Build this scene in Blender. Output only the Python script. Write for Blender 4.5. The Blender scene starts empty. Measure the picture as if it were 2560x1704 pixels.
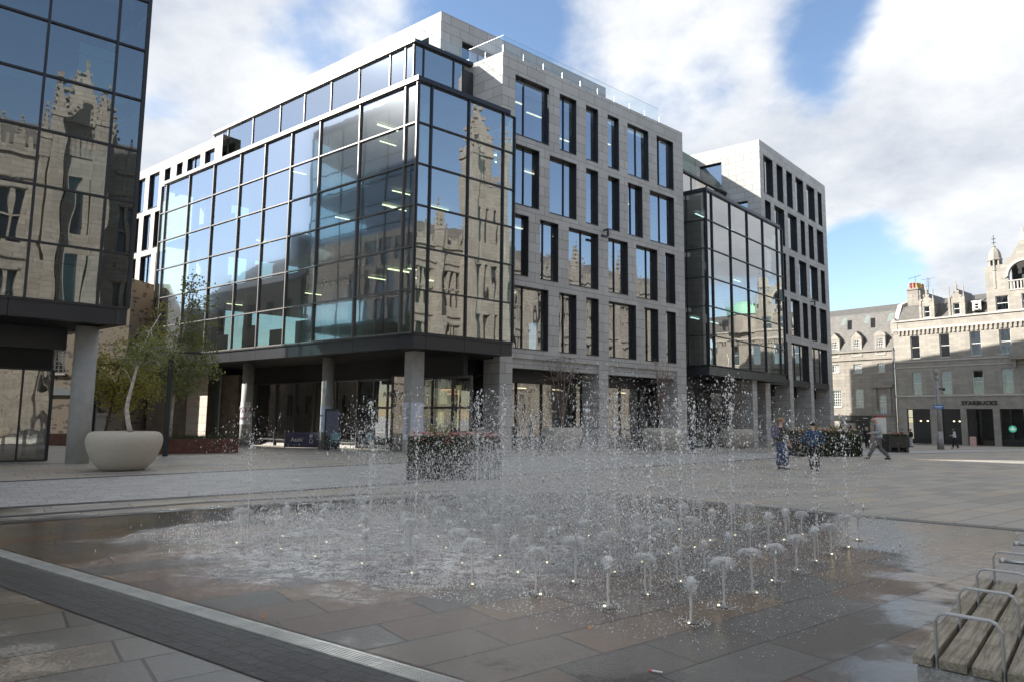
import bpy, bmesh, math, random
import numpy as np
from mathutils import Vector, Matrix
random.seed(7); rng = np.random.default_rng(7)
R = math.radians
C = bpy.context.scene
col = C.collection

# ------------------------------------------------------------------ camera
cam_d = bpy.data.cameras.new('camera'); cam = bpy.data.objects.new('camera', cam_d); col.objects.link(cam)
cam_d.sensor_width = 36; cam_d.lens = 24; cam_d.clip_end = 6000; cam_d.clip_start = .05
H_CAM = 1.6
_p, _r = 0.1112, 0.010628
_fw = Vector((0, math.cos(_p), math.sin(_p))); _up = Vector((0, -math.sin(_p), math.cos(_p))); _rt = Vector((1, 0, 0))
_R = _rt*math.cos(_r) + _up*math.sin(_r); _U = -_rt*math.sin(_r) + _up*math.cos(_r)
cam.matrix_world = Matrix(((_R.x, _U.x, -_fw.x, 0), (_R.y, _U.y, -_fw.y, 0), (_R.z, _U.z, -_fw.z, H_CAM), (0, 0, 0, 1)))
C.camera = cam

# ------------------------------------------------------------------ sun, sky, exposure
SUN_AZ, SUN_EL = R(-90), R(31.3)
sd = bpy.data.lights.new('sun', 'SUN'); sd.energy = 4.0; sd.angle = R(.53); sd.color = (1, .95, .87)
sun = bpy.data.objects.new('sun', sd); col.objects.link(sun)
_s = Vector((math.sin(SUN_AZ)*math.cos(SUN_EL), math.cos(SUN_AZ)*math.cos(SUN_EL), math.sin(SUN_EL)))
sun.rotation_euler = _s.to_track_quat('Z', 'Y').to_euler(); sun.location = _s*100
C.view_settings.view_transform = 'Standard'; C.view_settings.look = 'None'
C.view_settings.exposure = 1.68; C.view_settings.gamma = 1

W = bpy.data.worlds.new("World"); C.world = W; W.use_nodes = True
nt = W.node_tree; nt.nodes.clear()
def N(t, typ, **kw):
    n = t.nodes.new(typ)
    for k, v in kw.items():
        if k.startswith('i_'):
            key = k[2:]; key = int(key) if key.isdigit() else key.replace('_', ' ')
            n.inputs[key].default_value = v
        else: setattr(n, k, v)
    return n
def math_(t, op, a, b=None, c=None, clamp=False):
    n = t.nodes.new('ShaderNodeMath'); n.operation = op; n.use_clamp = clamp
    for i, v in enumerate((a, b, c)):
        if v is None: continue
        if isinstance(v, (int, float)): n.inputs[i].default_value = v
        else: t.links.new(v, n.inputs[i])
    return n.outputs[0]
def dirpx(x, y):     # direction in the sky, as azimuth / elevation seen when the photo was taken
    v = _fw*1706.67 + _R*(x-1280) - _U*(y-852); return v.normalized()
sky = N(nt, 'ShaderNodeTexSky', sky_type='NISHITA', sun_disc=False, sun_elevation=SUN_EL, sun_rotation=SUN_AZ, air_density=1.0, dust_density=.25, ozone_density=1.5)
tc = N(nt, 'ShaderNodeTexCoord'); sx = N(nt, 'ShaderNodeSeparateXYZ'); nt.links.new(tc.outputs['Generated'], sx.inputs[0])
zz = math_(nt, 'ADD', math_(nt, 'MAXIMUM', sx.outputs[2], 0.0), .32)
cx = N(nt, 'ShaderNodeCombineXYZ')
nt.links.new(math_(nt, 'DIVIDE', sx.outputs[0], zz), cx.inputs[0]); nt.links.new(math_(nt, 'DIVIDE', sx.outputs[1], zz), cx.inputs[1])
cx.inputs[2].default_value = 3.3
n1 = N(nt, 'ShaderNodeTexNoise', i_Scale=1.9, i_Detail=10.0, i_Roughness=.56, i_Distortion=.35); nt.links.new(cx.outputs[0], n1.inputs['Vector'])
n2 = N(nt, 'ShaderNodeTexNoise', i_Scale=5.0, i_Detail=6.0, i_Roughness=.55); nt.links.new(cx.outputs[0], n2.inputs['Vector'])
cov = math_(nt, 'SUBTRACT', n1.outputs[0], .57)
cov = math_(nt, 'ADD', cov, math_(nt, 'MULTIPLY', math_(nt, 'SUBTRACT', n2.outputs[0], .5), .62))
BL = [  # (x, y in the picture, radius deg, amount): clouds gathered here (+), clear sky here (-)
 (600, 60, 20, .26), (480, 330, 9, .10), (2350, 430, 17, .50), (1700, 250, 14, .18), (2480, 60, 9, .35), (2330, 720, 7, .34), (2540, 680, 6, .2), (2100, 560, 8, .25),
 (1190, 40, 7, -.24), (1260, 60, 6, -.12), (420, 235, 4.5, -.13), (2080, 150, 6, -.20), (2010, 330, 5, -.14), (2180, 690, 6.5, -.5), (2480, 560, 4.5, -.2), (2150, 60, 7, -.26), (2110, 300, 4, -.14), (2300, 250, 8, .2), (2300, 640, 7, -.3), (2120, 640, 6, -.3), (980, 180, 3, .05), (760, 130, 4, -.06), (1750,400,5,.1)]
def blob(cov, d, rad, amt):
    dp = N(nt, 'ShaderNodeVectorMath', operation='DOT_PRODUCT'); dp.inputs[1].default_value = d; nt.links.new(tc.outputs['Generated'], dp.inputs[0])
    mr = N(nt, 'ShaderNodeMapRange', interpolation_type='SMOOTHSTEP'); nt.links.new(dp.outputs['Value'], mr.inputs[0])
    mr.inputs[1].default_value = math.cos(R(rad)); mr.inputs[2].default_value = math.cos(R(rad*.15)); mr.inputs[3].default_value = 0; mr.inputs[4].default_value = amt
    return math_(nt, 'ADD', cov, mr.outputs[0])
for x, y, rad, amt in BL: cov = blob(cov, dirpx(x, y), rad, amt)
def azel(a, e): return Vector((math.sin(R(a))*math.cos(R(e)), math.cos(R(a))*math.cos(R(e)), math.sin(R(e))))
cov = blob(cov, azel(118, 12), 48, -.9)
cov = blob(cov, azel(60, 88), 64, 1.2)       # unseen bright cloud overhead, added to light the plaza      # deep clear sky opposite the sun
cov = blob(cov, azel(-95, 24), 30, -.25)
cov = blob(cov, azel(62, 22), 16, .45)
mask = N(nt, 'ShaderNodeMapRange', interpolation_type='SMOOTHSTEP'); nt.links.new(cov, mask.inputs[0]); mask.inputs[1].default_value = -.10; mask.inputs[2].default_value = .22
n3 = N(nt, 'ShaderNodeTexNoise', i_Scale=2.6, i_Detail=7.0, i_Roughness=.6); c3 = N(nt, 'ShaderNodeMapping'); c3.inputs['Location'].default_value = (.35, .15, .4); nt.links.new(cx.outputs[0], c3.inputs[0]); nt.links.new(c3.outputs[0], n3.inputs['Vector'])
shade = N(nt, 'ShaderNodeMapRange'); nt.links.new(math_(nt, 'ADD', math_(nt, 'MULTIPLY', n3.outputs[0], .7), math_(nt, 'MULTIPLY', n2.outputs[0], .3)), shade.inputs[0]); shade.inputs[1].default_value = .36; shade.inputs[2].default_value = .62; shade.inputs[3].default_value = .0; shade.inputs[4].default_value = 1.0
ccol = N(nt, 'ShaderNodeMix', data_type='RGBA'); nt.links.new(shade.outputs[0], ccol.inputs[0]); ccol.inputs[6].default_value = (.50, .535, .60, 1); ccol.inputs[7].default_value = (.87, .88, .89, 1)
b1 = N(nt, 'ShaderNodeBackground', i_Strength=.075); nt.links.new(sky.outputs[0], b1.inputs[0])
b2 = N(nt, 'ShaderNodeBackground', i_Strength=.40); nt.links.new(ccol.outputs[2], b2.inputs[0])
mx = N(nt, 'ShaderNodeMixShader'); nt.links.new(math_(nt, 'MULTIPLY', mask.outputs[0], .97), mx.inputs[0]); nt.links.new(b1.outputs[0], mx.inputs[1]); nt.links.new(b2.outputs[0], mx.inputs[2])
wo = N(nt, 'ShaderNodeOutputWorld'); nt.links.new(mx.outputs[0], wo.inputs[0])

cy = C.cycles
cy.max_bounces = 10; cy.transparent_max_bounces = 24; cy.glossy_bounces = 5; cy.transmission_bounces = 4; cy.diffuse_bounces = 4
cy.caustics_reflective = True; cy.caustics_refractive = False; cy.blur_glossy = 2.0; cy.sample_clamp_indirect = 80
cy.use_denoising = True

# ------------------------------------------------------------------ frames
def AZ(d): return Vector((math.sin(R(d)), math.cos(R(d)), 0))
dA, dB, dC, dE, dS = AZ(-52.17), AZ(49.9), AZ(50.5), AZ(43.3), AZ(-38.8)
def frame(org, X):          # X along the facade to the right, Y into the building, Z up
    X = Vector(X).normalized(); Y = Vector((-X.y, X.x, 0)); o = Vector(org)
    return Matrix(((X.x, Y.x, 0, o.x), (X.y, Y.y, 0, o.y), (0, 0, 1, o.z), (0, 0, 0, 1)))
O = Vector((-4.3974, 29.8, 0))
def AB(a, b, z=0): v = O + dA*a + dB*b; return Vector((v.x, v.y, z))
def gz(y): return -0.02*min(max(y-30, 0), 48)

# ------------------------------------------------------------------ mesh builder
class MB:
    def __init__(s): s.v = []; s.f = []
    def add(s, vs, fs):
        k = len(s.v); s.v += [tuple(p) for p in vs]; s.f += [tuple(i+k for i in f) for f in fs]
    def box(s, x0, x1, y0, y1, z0, z1):
        s.add([(x0,y0,z0),(x1,y0,z0),(x1,y1,z0),(x0,y1,z0),(x0,y0,z1),(x1,y0,z1),(x1,y1,z1),(x0,y1,z1)],
              [(0,3,2,1),(4,5,6,7),(0,1,5,4),(1,2,6,5),(2,3,7,6),(3,0,4,7)]); return s
    def quad(s, a, b, c, d): s.add([a, b, c, d], [(0, 1, 2, 3)]); return s
    def prism(s, pts, z0, z1):      # pts counter-clockwise (x, y)
        n = len(pts); s.add([(p[0], p[1], z0) for p in pts] + [(p[0], p[1], z1) for p in pts],
            [tuple(range(n-1, -1, -1)), tuple(range(n, 2*n))] + [(i, (i+1) % n, (i+1) % n + n, i+n) for i in range(n)]); return s
    def xprism(s, pts, y0, y1):     # pts in (x, z), extruded along y
        n = len(pts); s.add([(p[0], y0, p[1]) for p in pts] + [(p[0], y1, p[1]) for p in pts],
            [tuple(range(n)), tuple(range(2*n-1, n-1, -1))] + [((i+1) % n, i, i+n, (i+1) % n + n) for i in range(n)]); return s
    def cyl(s, x, y, z0, z1, r0, r1=None, n=20, cap=True):
        r1 = r0 if r1 is None else r1
        return s.lathe(x, y, [(r0, z0), (r1, z1)], n, cap)
    def lathe(s, x, y, prof, n=24, cap=True):
        k = len(s.v); m = len(prof)
        for r, z in prof:
            for i in range(n):
                a = 2*math.pi*i/n; s.v.append((x+r*math.cos(a), y+r*math.sin(a), z))
        for j in range(m-1):
            for i in range(n):
                i2 = (i+1) % n; s.f.append((k+j*n+i, k+j*n+i2, k+(j+1)*n+i2, k+(j+1)*n+i))
        if cap: s.f.append(tuple(k+i for i in range(n-1, -1, -1))); s.f.append(tuple(k+(m-1)*n+i for i in range(n)))
        return s
    def tube(s, pts, rad, n=6):
        pts = [Vector(p) for p in pts]; k = len(s.v)
        for j, p in enumerate(pts):
            d = (pts[min(j+1, len(pts)-1)] - pts[max(j-1, 0)]).normalized()
            a = d.orthogonal().normalized() if j == 0 else (a - d*a.dot(d)).normalized()
            b = d.cross(a); r = rad[j] if isinstance(rad, (list, tuple)) else rad
            for i in range(n):
                t = 2*math.pi*i/n; s.v.append(tuple(p + a*(r*math.cos(t)) + b*(r*math.sin(t))))
        for j in range(len(pts)-1):
            for i in range(n):
                i2 = (i+1) % n; s.f.append((k+j*n+i, k+j*n+i2, k+(j+1)*n+i2, k+(j+1)*n+i))
        s.f.append(tuple(k+i for i in range(n-1, -1, -1))); s.f.append(tuple(k+(len(pts)-1)*n+i for i in range(n)))
        return s
    def wall(s, x0, x1, z0, z1, holes, t, y=0.0, back=False):
        """front face at y with rectangular holes (x0,x1,z0,z1) and reveals t deep"""
        xs = sorted(set([x0, x1] + [h[0] for h in holes] + [h[1] for h in holes])); xs = [x for x in xs if x0 <= x <= x1]
        zs = sorted(set([z0, z1] + [h[2] for h in holes] + [h[3] for h in holes])); zs = [z for z in zs if z0 <= z <= z1]
        for i in range(len(xs)-1):
            j = 0
            while j < len(zs)-1:
                xm = (xs[i]+xs[i+1])/2
                def inh(j): 
                    zm = (zs[j]+zs[j+1])/2
                    return any(h[0] < xm < h[1] and h[2] < zm < h[3] for h in holes)
                if inh(j): j += 1; continue
                s.quad((xs[i], y, zs[j]), (xs[i+1], y, zs[j]), (xs[i+1], y, zs[j+1]), (xs[i], y, zs[j+1])); j += 1
        for a, b, c, d in holes:
            a, b, c, d = max(a, x0), min(b, x1), max(c, z0), min(d, z1)
            s.quad((a, y, c), (a, y+t, c), (a, y+t, d), (a, y, d)) if False else s.quad((a, y, d), (a, y+t, d), (a, y+t, c), (a, y, c))
            s.quad((b, y, c), (b, y+t, c), (b, y+t, d), (b, y, d))
            s.quad((a, y, c), (a, y+t, c), (b, y+t, c), (b, y, c))
            s.quad((a, y, d), (b, y, d), (b, y+t, d), (a, y+t, d))
        return s
    def mesh(s, name, smooth=False):
        me = bpy.data.meshes.new(name); me.from_pydata(s.v, [], s.f)
        if smooth: me.polygons.foreach_set('use_smooth', [True]*len(me.polygons))
        me.update(); return me

MW = {}                                    # world matrices of the objects built so far
def link(name, me, mats, parent=None, mat4=None):
    o = bpy.data.objects.new(name, me); col.objects.link(o)
    if me is not None and mats is not None and len(me.materials) == 0:
        for m in (mats if isinstance(mats, (list, tuple)) else [mats]): me.materials.append(m)
    M = mat4 if mat4 is not None else Matrix.Identity(4)
    o.matrix_world = M; MW[o.name] = M.copy()
    if parent is not None:
        o.parent = parent; o.matrix_parent_inverse = MW[parent.name].inverted()
    return o
def build(mb, name, mats, parent=None, M=None, smooth=False, bevel=0):
    me = mb.mesh(name, smooth)
    o = link(name, me, mats, parent, M)
    if bevel:
        b = o.modifiers.new('b', 'BEVEL'); b.width = bevel; b.segments = 2; b.limit_method = 'ANGLE'
    return o
def tag(o, label=None, cat=None, group=None, kind=None):
    for k, v in (('label', label), ('category', cat), ('group', group), ('kind', kind)):
        if v: o[k] = v
    return o
def thing(name, label, cat, loc=(0, 0, 0), rz=0, group=None):
    M = Matrix.Translation(Vector(loc)) @ Matrix.Rotation(rz, 4, 'Z')
    o = bpy.data.objects.new(name, None); col.objects.link(o); o.matrix_world = M; MW[o.name] = M; o.empty_display_size = .3
    return tag(o, label, cat, group)
def dup(root, loc, rz=0, label=None, scale=1):
    """copy a thing with its parts and sub-parts; parts were built in world space under the root"""
    M0 = MW[root.name]; M1 = Matrix.Translation(Vector(loc)) @ Matrix.Rotation(rz, 4, 'Z') @ Matrix.Scale(scale, 4)
    T = M1 @ M0.inverted()
    def rec(o, par):
        c = o.copy(); col.objects.link(c); Mn = T @ MW[o.name]; MW[c.name] = Mn
        if par is None: c.parent = None; c.matrix_world = Mn
        else:
            c.parent = par; c.matrix_parent_inverse = MW[par.name].inverted(); c.matrix_basis = Mn
        for ch in list(o.children): rec(ch, c)
        return c
    # children of copies only: o.children holds originals
    r = rec(root, None)
    if label: r['label'] = label
    return r
def text_mesh(s, size, depth=.01, align='CENTER', font=None):
    cu = bpy.data.curves.new('t', 'FONT'); cu.body = s; cu.size = size; cu.extrude = depth; cu.align_x = align; cu.align_y = 'CENTER'; cu.resolution_u = 2
    if font: cu.offset = font
    o = bpy.data.objects.new('t', cu); col.objects.link(o); dg = bpy.context.evaluated_depsgraph_get()
    me = bpy.data.meshes.new_from_object(o.evaluated_get(dg)); bpy.data.objects.remove(o); bpy.data.curves.remove(cu)
    me.materials.clear(); return me
UP = Matrix.Rotation(R(90), 4, 'X')        # text stands upright, readable from -Y

# ------------------------------------------------------------------ materials
def mat(name):
    m = bpy.data.materials.new(name); m.use_nodes = True; t = m.node_tree; t.nodes.clear()
    out = N(t, 'ShaderNodeOutputMaterial'); return m, t, out
def L_(t, a, b): t.links.new(a, b)
def pbsdf(name, color, rough=.6, metal=0., spec=.5, noise=0., nscale=8., bump=0., bscale=40., obj=True, emis=None, trans=0.):
    m, t, out = mat(name); b = N(t, 'ShaderNodeBsdfPrincipled')
    b.inputs['Base Color'].default_value = (*color, 1); b.inputs['Roughness'].default_value = rough; b.inputs['Metallic'].default_value = metal
    b.inputs['Specular IOR Level'].default_value = spec; b.inputs['Transmission Weight'].default_value = trans
    if emis: b.inputs['Emission Color'].default_value = (*emis[0], 1); b.inputs['Emission Strength'].default_value = emis[1]
    if noise or bump:
        tcn = N(t, 'ShaderNodeTexCoord')
    if noise:
        n = N(t, 'ShaderNodeTexNoise', i_Scale=nscale, i_Detail=6.0, i_Roughness=.6); L_(t, tcn.outputs['Object'], n.inputs['Vector'])
        r = N(t, 'ShaderNodeMapRange'); L_(t, n.outputs[0], r.inputs[0]); r.inputs[1].default_value = .3; r.inputs[2].default_value = .7; r.inputs[3].default_value = 1-noise; r.inputs[4].default_value = 1+noise
        mu = N(t, 'ShaderNodeVectorMath', operation='SCALE'); mu.inputs[0].default_value = color; L_(t, r.outputs[0], mu.inputs['Scale']); L_(t, mu.outputs[0], b.inputs['Base Color'])
    if bump:
        n = N(t, 'ShaderNodeTexNoise', i_Scale=bscale, i_Detail=4.0); L_(t, tcn.outputs['Object'], n.inputs['Vector'])
        bp = N(t, 'ShaderNodeBump', i_Strength=1.0, i_Distance=bump); L_(t, n.outputs[0], bp.inputs['Height']); L_(t, bp.outputs[0], b.inputs['Normal'])
    L_(t, b.outputs[0], out.inputs[0]); return m

def stone(name, c1, c2, mortar, bw, bh, ms=.012, scale=1., axis='XZ', stain=.25, speck=.12, rough=.75, offset=.5, bump=.004, warp=0.):
    m, t, out = mat(name); b = N(t, 'ShaderNodeBsdfPrincipled', i_Roughness=rough)
    tcn = N(t, 'ShaderNodeTexCoord'); sp = N(t, 'ShaderNodeSeparateXYZ'); L_(t, tcn.outputs['Object'], sp.inputs[0]); cb = N(t, 'ShaderNodeCombineXYZ')
    g = N(t, 'ShaderNodeNewGeometry'); 
    if axis == 'XZ':   # side faces (normal along x) use y instead of x
        vt = N(t, 'ShaderNodeVectorTransform', vector_type='NORMAL', convert_from='WORLD', convert_to='OBJECT'); L_(t, g.outputs['True Normal'], vt.inputs[0])
        s2 = N(t, 'ShaderNodeSeparateXYZ'); L_(t, vt.outputs[0], s2.inputs[0])
        side = math_(t, 'GREATER_THAN', math_(t, 'ABSOLUTE', s2.outputs[0]), .7)
        u = math_(t, 'ADD', math_(t, 'MULTIPLY', sp.outputs[0], math_(t, 'SUBTRACT', 1.0, side)), math_(t, 'MULTIPLY', sp.outputs[1], side))
        L_(t, u, cb.inputs[0]); L_(t, sp.outputs[2], cb.inputs[1])
    else: L_(t, sp.outputs[0], cb.inputs[0]); L_(t, sp.outputs[1], cb.inputs[1])
    vec = cb.outputs[0]
    if warp:
        wn = N(t, 'ShaderNodeTexNoise', i_Scale=2.5, i_Detail=3.0); L_(t, vec, wn.inputs['Vector'])
        ad = N(t, 'ShaderNodeVectorMath', operation='MULTIPLY_ADD'); L_(t, wn.outputs['Color'], ad.inputs[0]); ad.inputs[1].default_value = (warp, warp, warp); L_(t, vec, ad.inputs[2]); vec = ad.outputs[0]
    br = N(t, 'ShaderNodeTexBrick', offset=offset, offset_frequency=2); L_(t, vec, br.inputs['Vector'])
    br.inputs['Color1'].default_value = (*c1, 1); br.inputs['Color2'].default_value = (*c2, 1); br.inputs['Mortar'].default_value = (*mortar, 1)
    br.inputs['Scale'].default_value = scale; br.inputs['Mortar Size'].default_value = ms; br.inputs['Brick Width'].default_value = bw; br.inputs['Row Height'].default_value = bh; br.inputs['Mortar Smooth'].default_value = .2
    n = N(t, 'ShaderNodeTexNoise', i_Scale=60.0, i_Detail=3.0); L_(t, tcn.outputs['Object'], n.inputs['Vector'])
    st = N(t, 'ShaderNodeTexNoise', i_Scale=1.0, i_Detail=6.0, i_Roughness=.65); mp = N(t, 'ShaderNodeMapping'); mp.inputs['Scale'].default_value = (1.6, 1.6, .25) if axis == 'XZ' else (.6, .6, .6)
    L_(t, tcn.outputs['Object'], mp.inputs[0]); L_(t, mp.outputs[0], st.inputs['Vector'])
    k = math_(t, 'ADD', math_(t, 'MULTIPLY', math_(t, 'SUBTRACT', n.outputs[0], .5), speck*2), 1.0)
    k2 = math_(t, 'ADD', math_(t, 'MULTIPLY', math_(t, 'SUBTRACT', st.outputs[0], .5), stain*2), 1.0)
    mu = N(t, 'ShaderNodeVectorMath', operation='SCALE'); L_(t, br.outputs['Color'], mu.inputs[0]); L_(t, math_(t, 'MULTIPLY', k, k2), mu.inputs['Scale'])
    L_(t, mu.outputs[0], b.inputs['Base Color'])
    bp = N(t, 'ShaderNodeBump', i_Strength=1.0, i_Distance=bump); L_(t, math_(t, 'SUBTRACT', math_(t, 'MULTIPLY', n.outputs[0], .15), br.outputs['Fac']), bp.inputs['Height']); L_(t, bp.outputs[0], b.inputs['Normal'])
    L_(t, b.outputs[0], out.inputs[0]); return m

def glass(name, tint, refl, base=.22, wob=.012, wscale=.55, gtint=(.9, .95, 1), haze=.06, hr=.2):
    m, t, out = mat(name)
    tcn = N(t, 'ShaderNodeTexCoord'); oi = N(t, 'ShaderNodeObjectInfo')
    ad = N(t, 'ShaderNodeVectorMath', operation='ADD'); L_(t, tcn.outputs['Object'], ad.inputs[0]); 
    sc = N(t, 'ShaderNodeVectorMath', operation='SCALE'); sc.inputs[0].default_value = (37, 51, 23); L_(t, oi.outputs['Random'], sc.inputs['Scale']); L_(t, sc.outputs[0], ad.inputs[1])
    mp = N(t, 'ShaderNodeMapping'); mp.inputs['Scale'].default_value = (1.5, 1.5, .55); L_(t, ad.outputs[0], mp.inputs[0])
    n = N(t, 'ShaderNodeTexNoise', i_Scale=wscale, i_Detail=2.0, i_Roughness=.45); L_(t, mp.outputs[0], n.inputs['Vector'])
    bp = N(t, 'ShaderNodeBump', i_Strength=1.0, i_Distance=wob); L_(t, n.outputs[0], bp.inputs['Height'])
    gl = N(t, 'ShaderNodeBsdfGlossy', i_Roughness=.0); gl.inputs[0].default_value = (*gtint, 1); L_(t, bp.outputs[0], gl.inputs['Normal'])
    tr = N(t, 'ShaderNodeBsdfTransparent'); tr.inputs[0].default_value = (*tint, 1)
    lw = N(t, 'ShaderNodeFresnel', i_IOR=1.5)
    f = math_(t, 'ADD', math_(t, 'MULTIPLY', lw.outputs[0], refl), base, clamp=True)
    mx = N(t, 'ShaderNodeMixShader'); 
    g2 = N(t, 'ShaderNodeBsdfGlossy', i_Roughness=hr); g2.inputs[0].default_value = (*gtint, 1); mh = N(t, 'ShaderNodeMixShader'); mh.inputs[0].default_value = haze   # faint lobe of dust and rolled-glass haze
    L_(t, gl.outputs[0], mh.inputs[1]); L_(t, g2.outputs[0], mh.inputs[2])
    L_(t, f, mx.inputs[0]); L_(t, tr.outputs[0], mx.inputs[1]); L_(t, mh.outputs[0], mx.inputs[2]); L_(t, mx.outputs[0], out.inputs[0]); return m

GR = stone('granite', (.45, .44, .425), (.375, .365, .35), (.12, .115, .11), 1.35, .55, ms=.012, stain=.2, speck=.10)
GRLIT = stone('granite_sunlit', (.52, .44, .385), (.46, .385, .33), (.2, .17, .15), 1.35, .52, ms=.012, stain=.08, speck=.1)  # same granite, with the warm tint of sunlight put into its colour
OLD = stone('old_granite', (.30, .275, .235), (.235, .215, .185), (.22, .205, .18), .75, .32, ms=.012, stain=.3, speck=.2, warp=.01)
OLD2 = stone('old_granite_dark', (.26, .235, .20), (.20, .18, .155), (.15, .14, .125), 1.1, .42, ms=.018, stain=.35, speck=.2)
COLL = stone('college_granite', (.27, .255, .225), (.21, .195, .17), (.12, .11, .10), .9, .38, ms=.02, stain=.3, speck=.2)
SLATE = stone('slate', (.085, .08, .075), (.125, .115, .10), (.05, .05, .05), .3, .16, ms=.012, stain=.45, speck=.25, rough=.6)
DARK = pbsdf('dark_metal', (.028, .030, .035), rough=.38, metal=.3, noise=.1, nscale=1.5)
FASC = pbsdf('fascia_metal', (.030, .032, .038), rough=.34, metal=.35, noise=.12, nscale=.8)
ALU = pbsdf('grey_aluminium', (.10, .10, .105), rough=.35, metal=.7)
ALUL = pbsdf('edge_aluminium', (.15, .14, .135), rough=.45, metal=.4)
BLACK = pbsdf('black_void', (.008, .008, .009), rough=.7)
WHITE = pbsdf('white_paint', (.72, .72, .70), rough=.5, noise=.05, nscale=4)
CONC = pbsdf('concrete_column', (.33, .325, .315), rough=.7, noise=.14, nscale=3., bump=.002, bscale=30)
INT = pbsdf('interior_wall', (.20, .24, .22), rough=.8, noise=.15, nscale=.5)
INTL = pbsdf('interior_light', (.62, .66, .60), rough=.8)
CEIL = pbsdf('interior_ceiling', (.30, .31, .31), rough=.9)
LAMPW = pbsdf('lamp_glow', (.9, .85, .6), rough=.5, emis=((1, .86, .55), 1.5))
LAMPC = pbsdf('lamp_glow_cool', (.9, .95, 1), rough=.5, emis=((.85, .95, 1), 1.0))
LAMPO = pbsdf('lamp_glow_orange', (1, .5, .2), rough=.5, emis=((1, .42, .12), 2.0))
YROOM = pbsdf('lit_room', (.7, .66, .4), rough=.8, emis=((.9, .85, .5), .35))
GA = glass('glass_sky_side', (.42, .60, .54), .9, base=.38, wob=.005, gtint=(.74, .81, .88), haze=.5, hr=.11)
GA2 = glass('glass_setback', (.42, .60, .54), .9, base=.30, wob=.004, gtint=(.72, .80, .88), haze=.04, hr=.11)
GB = glass('glass_shade_side', (.38, .55, .50), 1.0, base=.34, wob=.007, gtint=(.98, .97, .95))
GW = glass('glass_window', (.25, .30, .33), 1.0, base=.30, wob=.010, gtint=(.98, .98, 1.0))
GSH = glass('glass_shop', (.30, .32, .32), 1.0, base=.22, wob=.014, wscale=.8, gtint=(1, .97, .93))
GT = glass('glass_tower', (.36, .55, .56), 1.0, base=.22, wob=.006, gtint=(.95, .95, .93))
GBAL = glass('glass_balustrade', (.90, .95, .95), .5, base=.03, wob=0.001)
GOLD_ = glass('glass_old', (.12, .14, .15), 1.0, base=.16, wob=.01, gtint=(.95, .97, 1))
BLIND = pbsdf('blind', (.66, .70, .70), rough=.8)

exec_marks = []
# ------------------------------------------------------------------ windows and curtain walls
def window(root, F, x0, x1, z0, z1, depth=.32, mull=(), fr=.055, gm=None, fm=None, lights=True, name='window', side=.16, sill=True):
    """dark metal window set back in its opening: frame (with deep dark right jamb) > pane"""
    gm = gm or GW; fm = fm or DARK
    mb = MB(); y = depth
    g = .004
    mb.box(x0+g, x0+fr, y-.05, y+.05, z0+g, z1-g)
    mb.box(x1-fr, x1-g, y-.05, y+.05, z0+g, z1-g)
    mb.box(x0+fr, x1-fr, y-.05, y+.05, z0+g, z0+fr); mb.box(x0+fr, x1-fr, y-.05, y+.05, z1-fr, z1-g)
    for m in mull: mb.box(m-.03, m+.03, y-.06, y+.05, z0+fr, z1-fr)
    # metal lining of the reveal
    mb.box(x1-.03, x1-g, .03, y-.05, z0+g, z1-g); mb.box(x0+g, x0+.03, .03, y-.05, z0+g, z1-g)
    mb.box(x0+.03, x1-.03, .03, y-.05, z1-.03, z1-g)
    if sill: mb.box(x0+.03, x1-.03, -.03, y-.05, z0+g, z0+.04)
    w = build(mb, name, fm, root, F)
    p = MB().quad((x0+fr, y, z0+fr), (x1-fr, y, z0+fr), (x1-fr, y, z1-fr), (x0+fr, y, z1-fr))
    build(p, 'glass_pane', gm, w, F)
    return w

def curtain(root, F, xs, zs, gm, fm=None, name='curtain_wall', mw=.035, md=.10, tm=.03, pane='glass_pane', merge=None, ymul=0.0):
    fm = fm or ALU
    mb = MB()
    for x in xs: mb.box(x-mw, x+mw, -md+ymul, .05, zs[0], zs[-1])
    for z in zs:
        for a, b in zip(xs[:-1], xs[1:]): mb.box(a+mw, b-mw, -md*.8+ymul, .05, z-tm, z+tm)
    w = build(mb, name, fm, root, F)
    rest = MB()
    for a, b in zip(xs[:-1], xs[1:]):
        for c, d in zip(zs[:-1], zs[1:]):
            q = ((a+mw, 0, c+tm), (b-mw, 0, c+tm), (b-mw, 0, d-tm), (a+mw, 0, d-tm))
            if merge is not None and merge(a, b, c, d): rest.quad(*q)
            else: build(MB().quad(*q), pane, gm, w, F)
    if rest.f: build(rest, 'glass_wall', gm, w, F)
    return w

def slab(root, pts, z0, z1, m, name='floor_slab'):
    a = sum(pts[i][0]*pts[(i+1) % len(pts)][1]-pts[(i+1) % len(pts)][0]*pts[i][1] for i in range(len(pts)))
    if a < 0: pts = pts[::-1]
    return build(MB().prism(pts, z0, z1), name, m, root)
def xy(v): return (v.x, v.y)

# ================================================================== main office building
main = thing('office_building', 'large granite and glass office block with a glazed corner box above round columns', 'office building', AB(0, 0))
FA = frame(O, -dA)                          # x = -ua
FBx = frame(O, dB)                          # box face B
S0 = O + dA*1.397; FS = frame(S0, dB)       # granite face
ZR = [5.27 + 1.927*i for i in range(7)]     # transoms 5.27 .. 16.83
ua = [24.5, 23.77, 20.73, 17.72, 14.72, 12.18, 9.66, 7.17, 4.0, .78, 0.0]
curtain(main, FA, [-u for u in ua], ZR, GA, ALUL, name='curtain_wall')
tag(curtain(main, FBx, [0, .72, 2.86, 5.02, 5.75], ZR, GB, DARK, name='curtain_wall'))
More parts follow.
